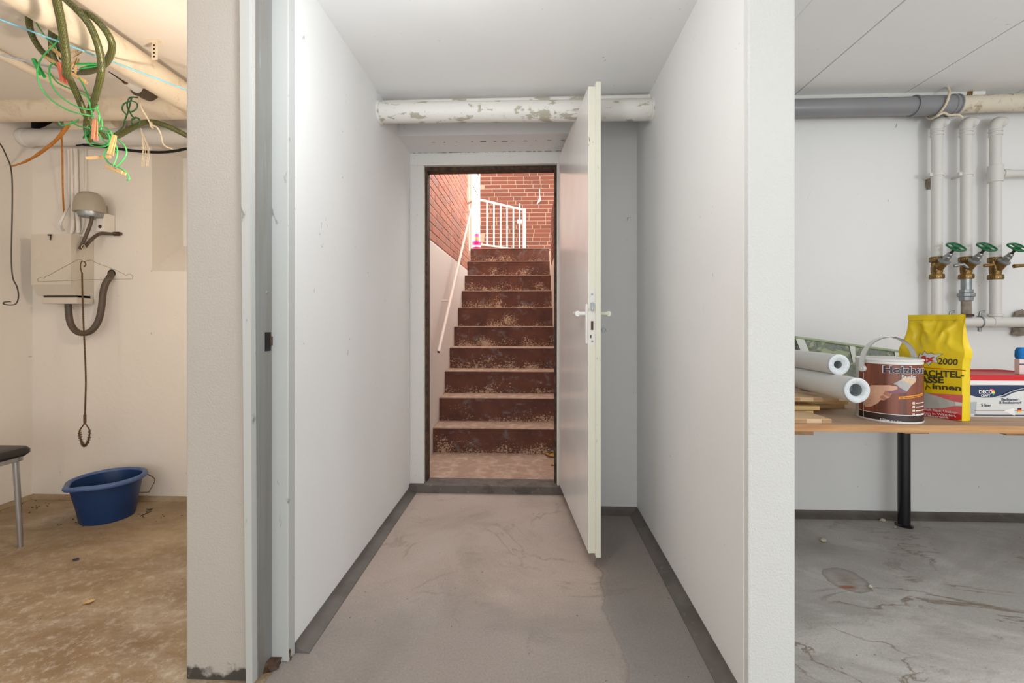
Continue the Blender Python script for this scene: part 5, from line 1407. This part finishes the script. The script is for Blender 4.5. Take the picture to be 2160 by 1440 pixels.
lp_ = [PY(x, y, yk - .012) for x, y in ((179, 892), (173, 900), (168, 908), (169, 922), (173, 934), (178, 940), (184, 934), (188, 922), (189, 908), (185, 900), (179, 892))]
mb = MB().tube(lp_, .003, 6, 5); mb.build('loop', M['rustwire'], ch, 60)
mb = MB()
for p in catmull(lp_[2:9], 12):
    for k in range(3):
        d = Vector((random.uniform(-1, 1), random.uniform(-1, 1), random.uniform(-1, 1))).normalized() * .009
        mb.tube([p - d, p + d], .0007, 4)
o = mb.build('bristles', M['rustwire'], ch); o['kind'] = 'stuff'

# ------------------------------------------------------------------ blue tub and stool
tc = PZ(222, 1092, 0.0); tc = Vector((tc.x, tc.y + .015, 0))
tbk = thing('blue_tub', tc, 'blue plastic bucket with a pouring lip on the brown floor', 'bucket')
spa = math.radians(-104)                     # lip direction
def lipf(a_, h): 
    d = (a_ - spa + math.pi) % (2 * math.pi) - math.pi
    return 1 + .17 * math.exp(-(d / .24) ** 2) * max(0, (h - .10) / .10)
RT_, RB_, HTb = .153, .108, .205
MB().lathe([(0, .004), (RB_ - .01, .004), (RB_ - .006, 0), (RB_, .0), (RB_ + .004, .01), (RT_ - .012, HTb - .01), (RT_ - .015, HTb - .008), (RB_ + .0, .012), (0, .010)], tc, seg=72, fn=lipf).build('tub_body', M['tub'], tbk, 40)
MB().lathe([(RT_ - .015, HTb - .012), (RT_ - .014, HTb), (RT_ - .006, HTb + .004), (RT_ + .006, HTb), (RT_ + .009, HTb - .010), (RT_ + .005, HTb - .017), (RT_ + .001, HTb - .016), (RT_ - .012, HTb - .012)], tc, seg=72, fn=lipf).build('rim', M['tubrim'], tbk, 60)
e1 = tc + Vector((RT_ * .8, RT_ * .62, HTb - .015)); e2 = tc + Vector((RT_ * .99, -.0, HTb - .02))
MB().tube([e1, e1 + Vector((.045, .0, -.03)), e1 + Vector((.05, -.04, -.075)), e2 + Vector((.02, .05, -.075)), e2 + Vector((-.012, .03, -.07))], .0022, 6, 5).build('bail_wire', M['rustwire'], tbk, 60)

lgf = PZ(15, 1150, 0)
so = thing('stool', (lgf.x - .17, lgf.y - .2, 0), 'black cushioned stool with chrome legs at the left edge', 'stool')
zs0, zs1 = .405, .448
sxR = PY(37, 955, lgf.y - .05).x; sW = .37
hcx, hcy = sxR - sW / 2, lgf.y - .17
loft(MB(), [rr(sW / 2 - .012, .19 - .012, .03, zs0, hcx, hcy), rr(sW / 2, .19, .035, zs0 + .012, hcx, hcy), rr(sW / 2, .19, .035, zs1 - .016, hcx, hcy), rr(sW / 2 - .008, .182, .035, zs1 - .004, hcx, hcy), rr(sW / 2 - .03, .16, .03, zs1, hcx, hcy)]).build('seat', M['seat'], so, 40)
MB().box(hcx - sW / 2 + .025, hcy - .165, zs0 - .022, hcx + sW / 2 - .025, hcy + .165, zs0, .003).build('seat_frame', M['chrome'], so)
for sx_, sy_ in ((1, 1), (1, -1), (-1, 1), (-1, -1)):
    q = Vector((hcx + sx_ * (sW / 2 - .045), hcy + sy_ * .15, 0))
    MB().tube([q + Vector((sx_ * .012, sy_ * .01, 0)), q + Vector((0, 0, zs0 - .002))], [.0095, .0118], 14).build('leg', M['chrome'], so, 40)
MB().lathe([(0, .004), (.006, .003), (.007, 0)], (hcx + sW / 2 - .025, hcy + .15, zs0 - .012), (1, 0, 0), 10).build('bolt', M['steel'], so)

# litter on the floors
leaf('wood_shaving', PZ(188, 1272, 0), .035, .9, 'pale wood shaving lying alone on the brown floor', 'pinW', .2)
leaf('plastic_scrap', PZ(160, 1182, 0), .03, .1, 'small blue grey scrap on the brown floor left of the bucket', 'navy', .1)
leaf('dry_leaf', PZ(316, 1077, 0), .03, .6, 'dark curled leaf on the brown floor right of the bucket', 'debris', .6)
tag(MB().tube([PZ(296, 1088, .004), PZ(307, 1083, .004), PZ(318, 1078, .005)], .0022, 6, 3).build('twig', M['debris']), 'thin dark twig on the brown floor right of the bucket', 'twig')
o = MB()
for _ in range(46):
    px, py = random.choice(((random.uniform(25, 110), random.uniform(1050, 1082)), (random.uniform(290, 384), random.uniform(1065, 1100)), (random.uniform(120, 180), random.uniform(1085, 1110))))
    q = PZ(px, py, .0); o.blob(q + Vector((0, 0, .0015)), random.uniform(.0015, .004), 1, .3, (1.3, 1, .6))
tag(o.build('dirt_crumbs', M['debris'], origin=(0, 0, 0)), 'dark dirt crumbs scattered along the foot of the left back wall', 'dirt', kind='stuff')
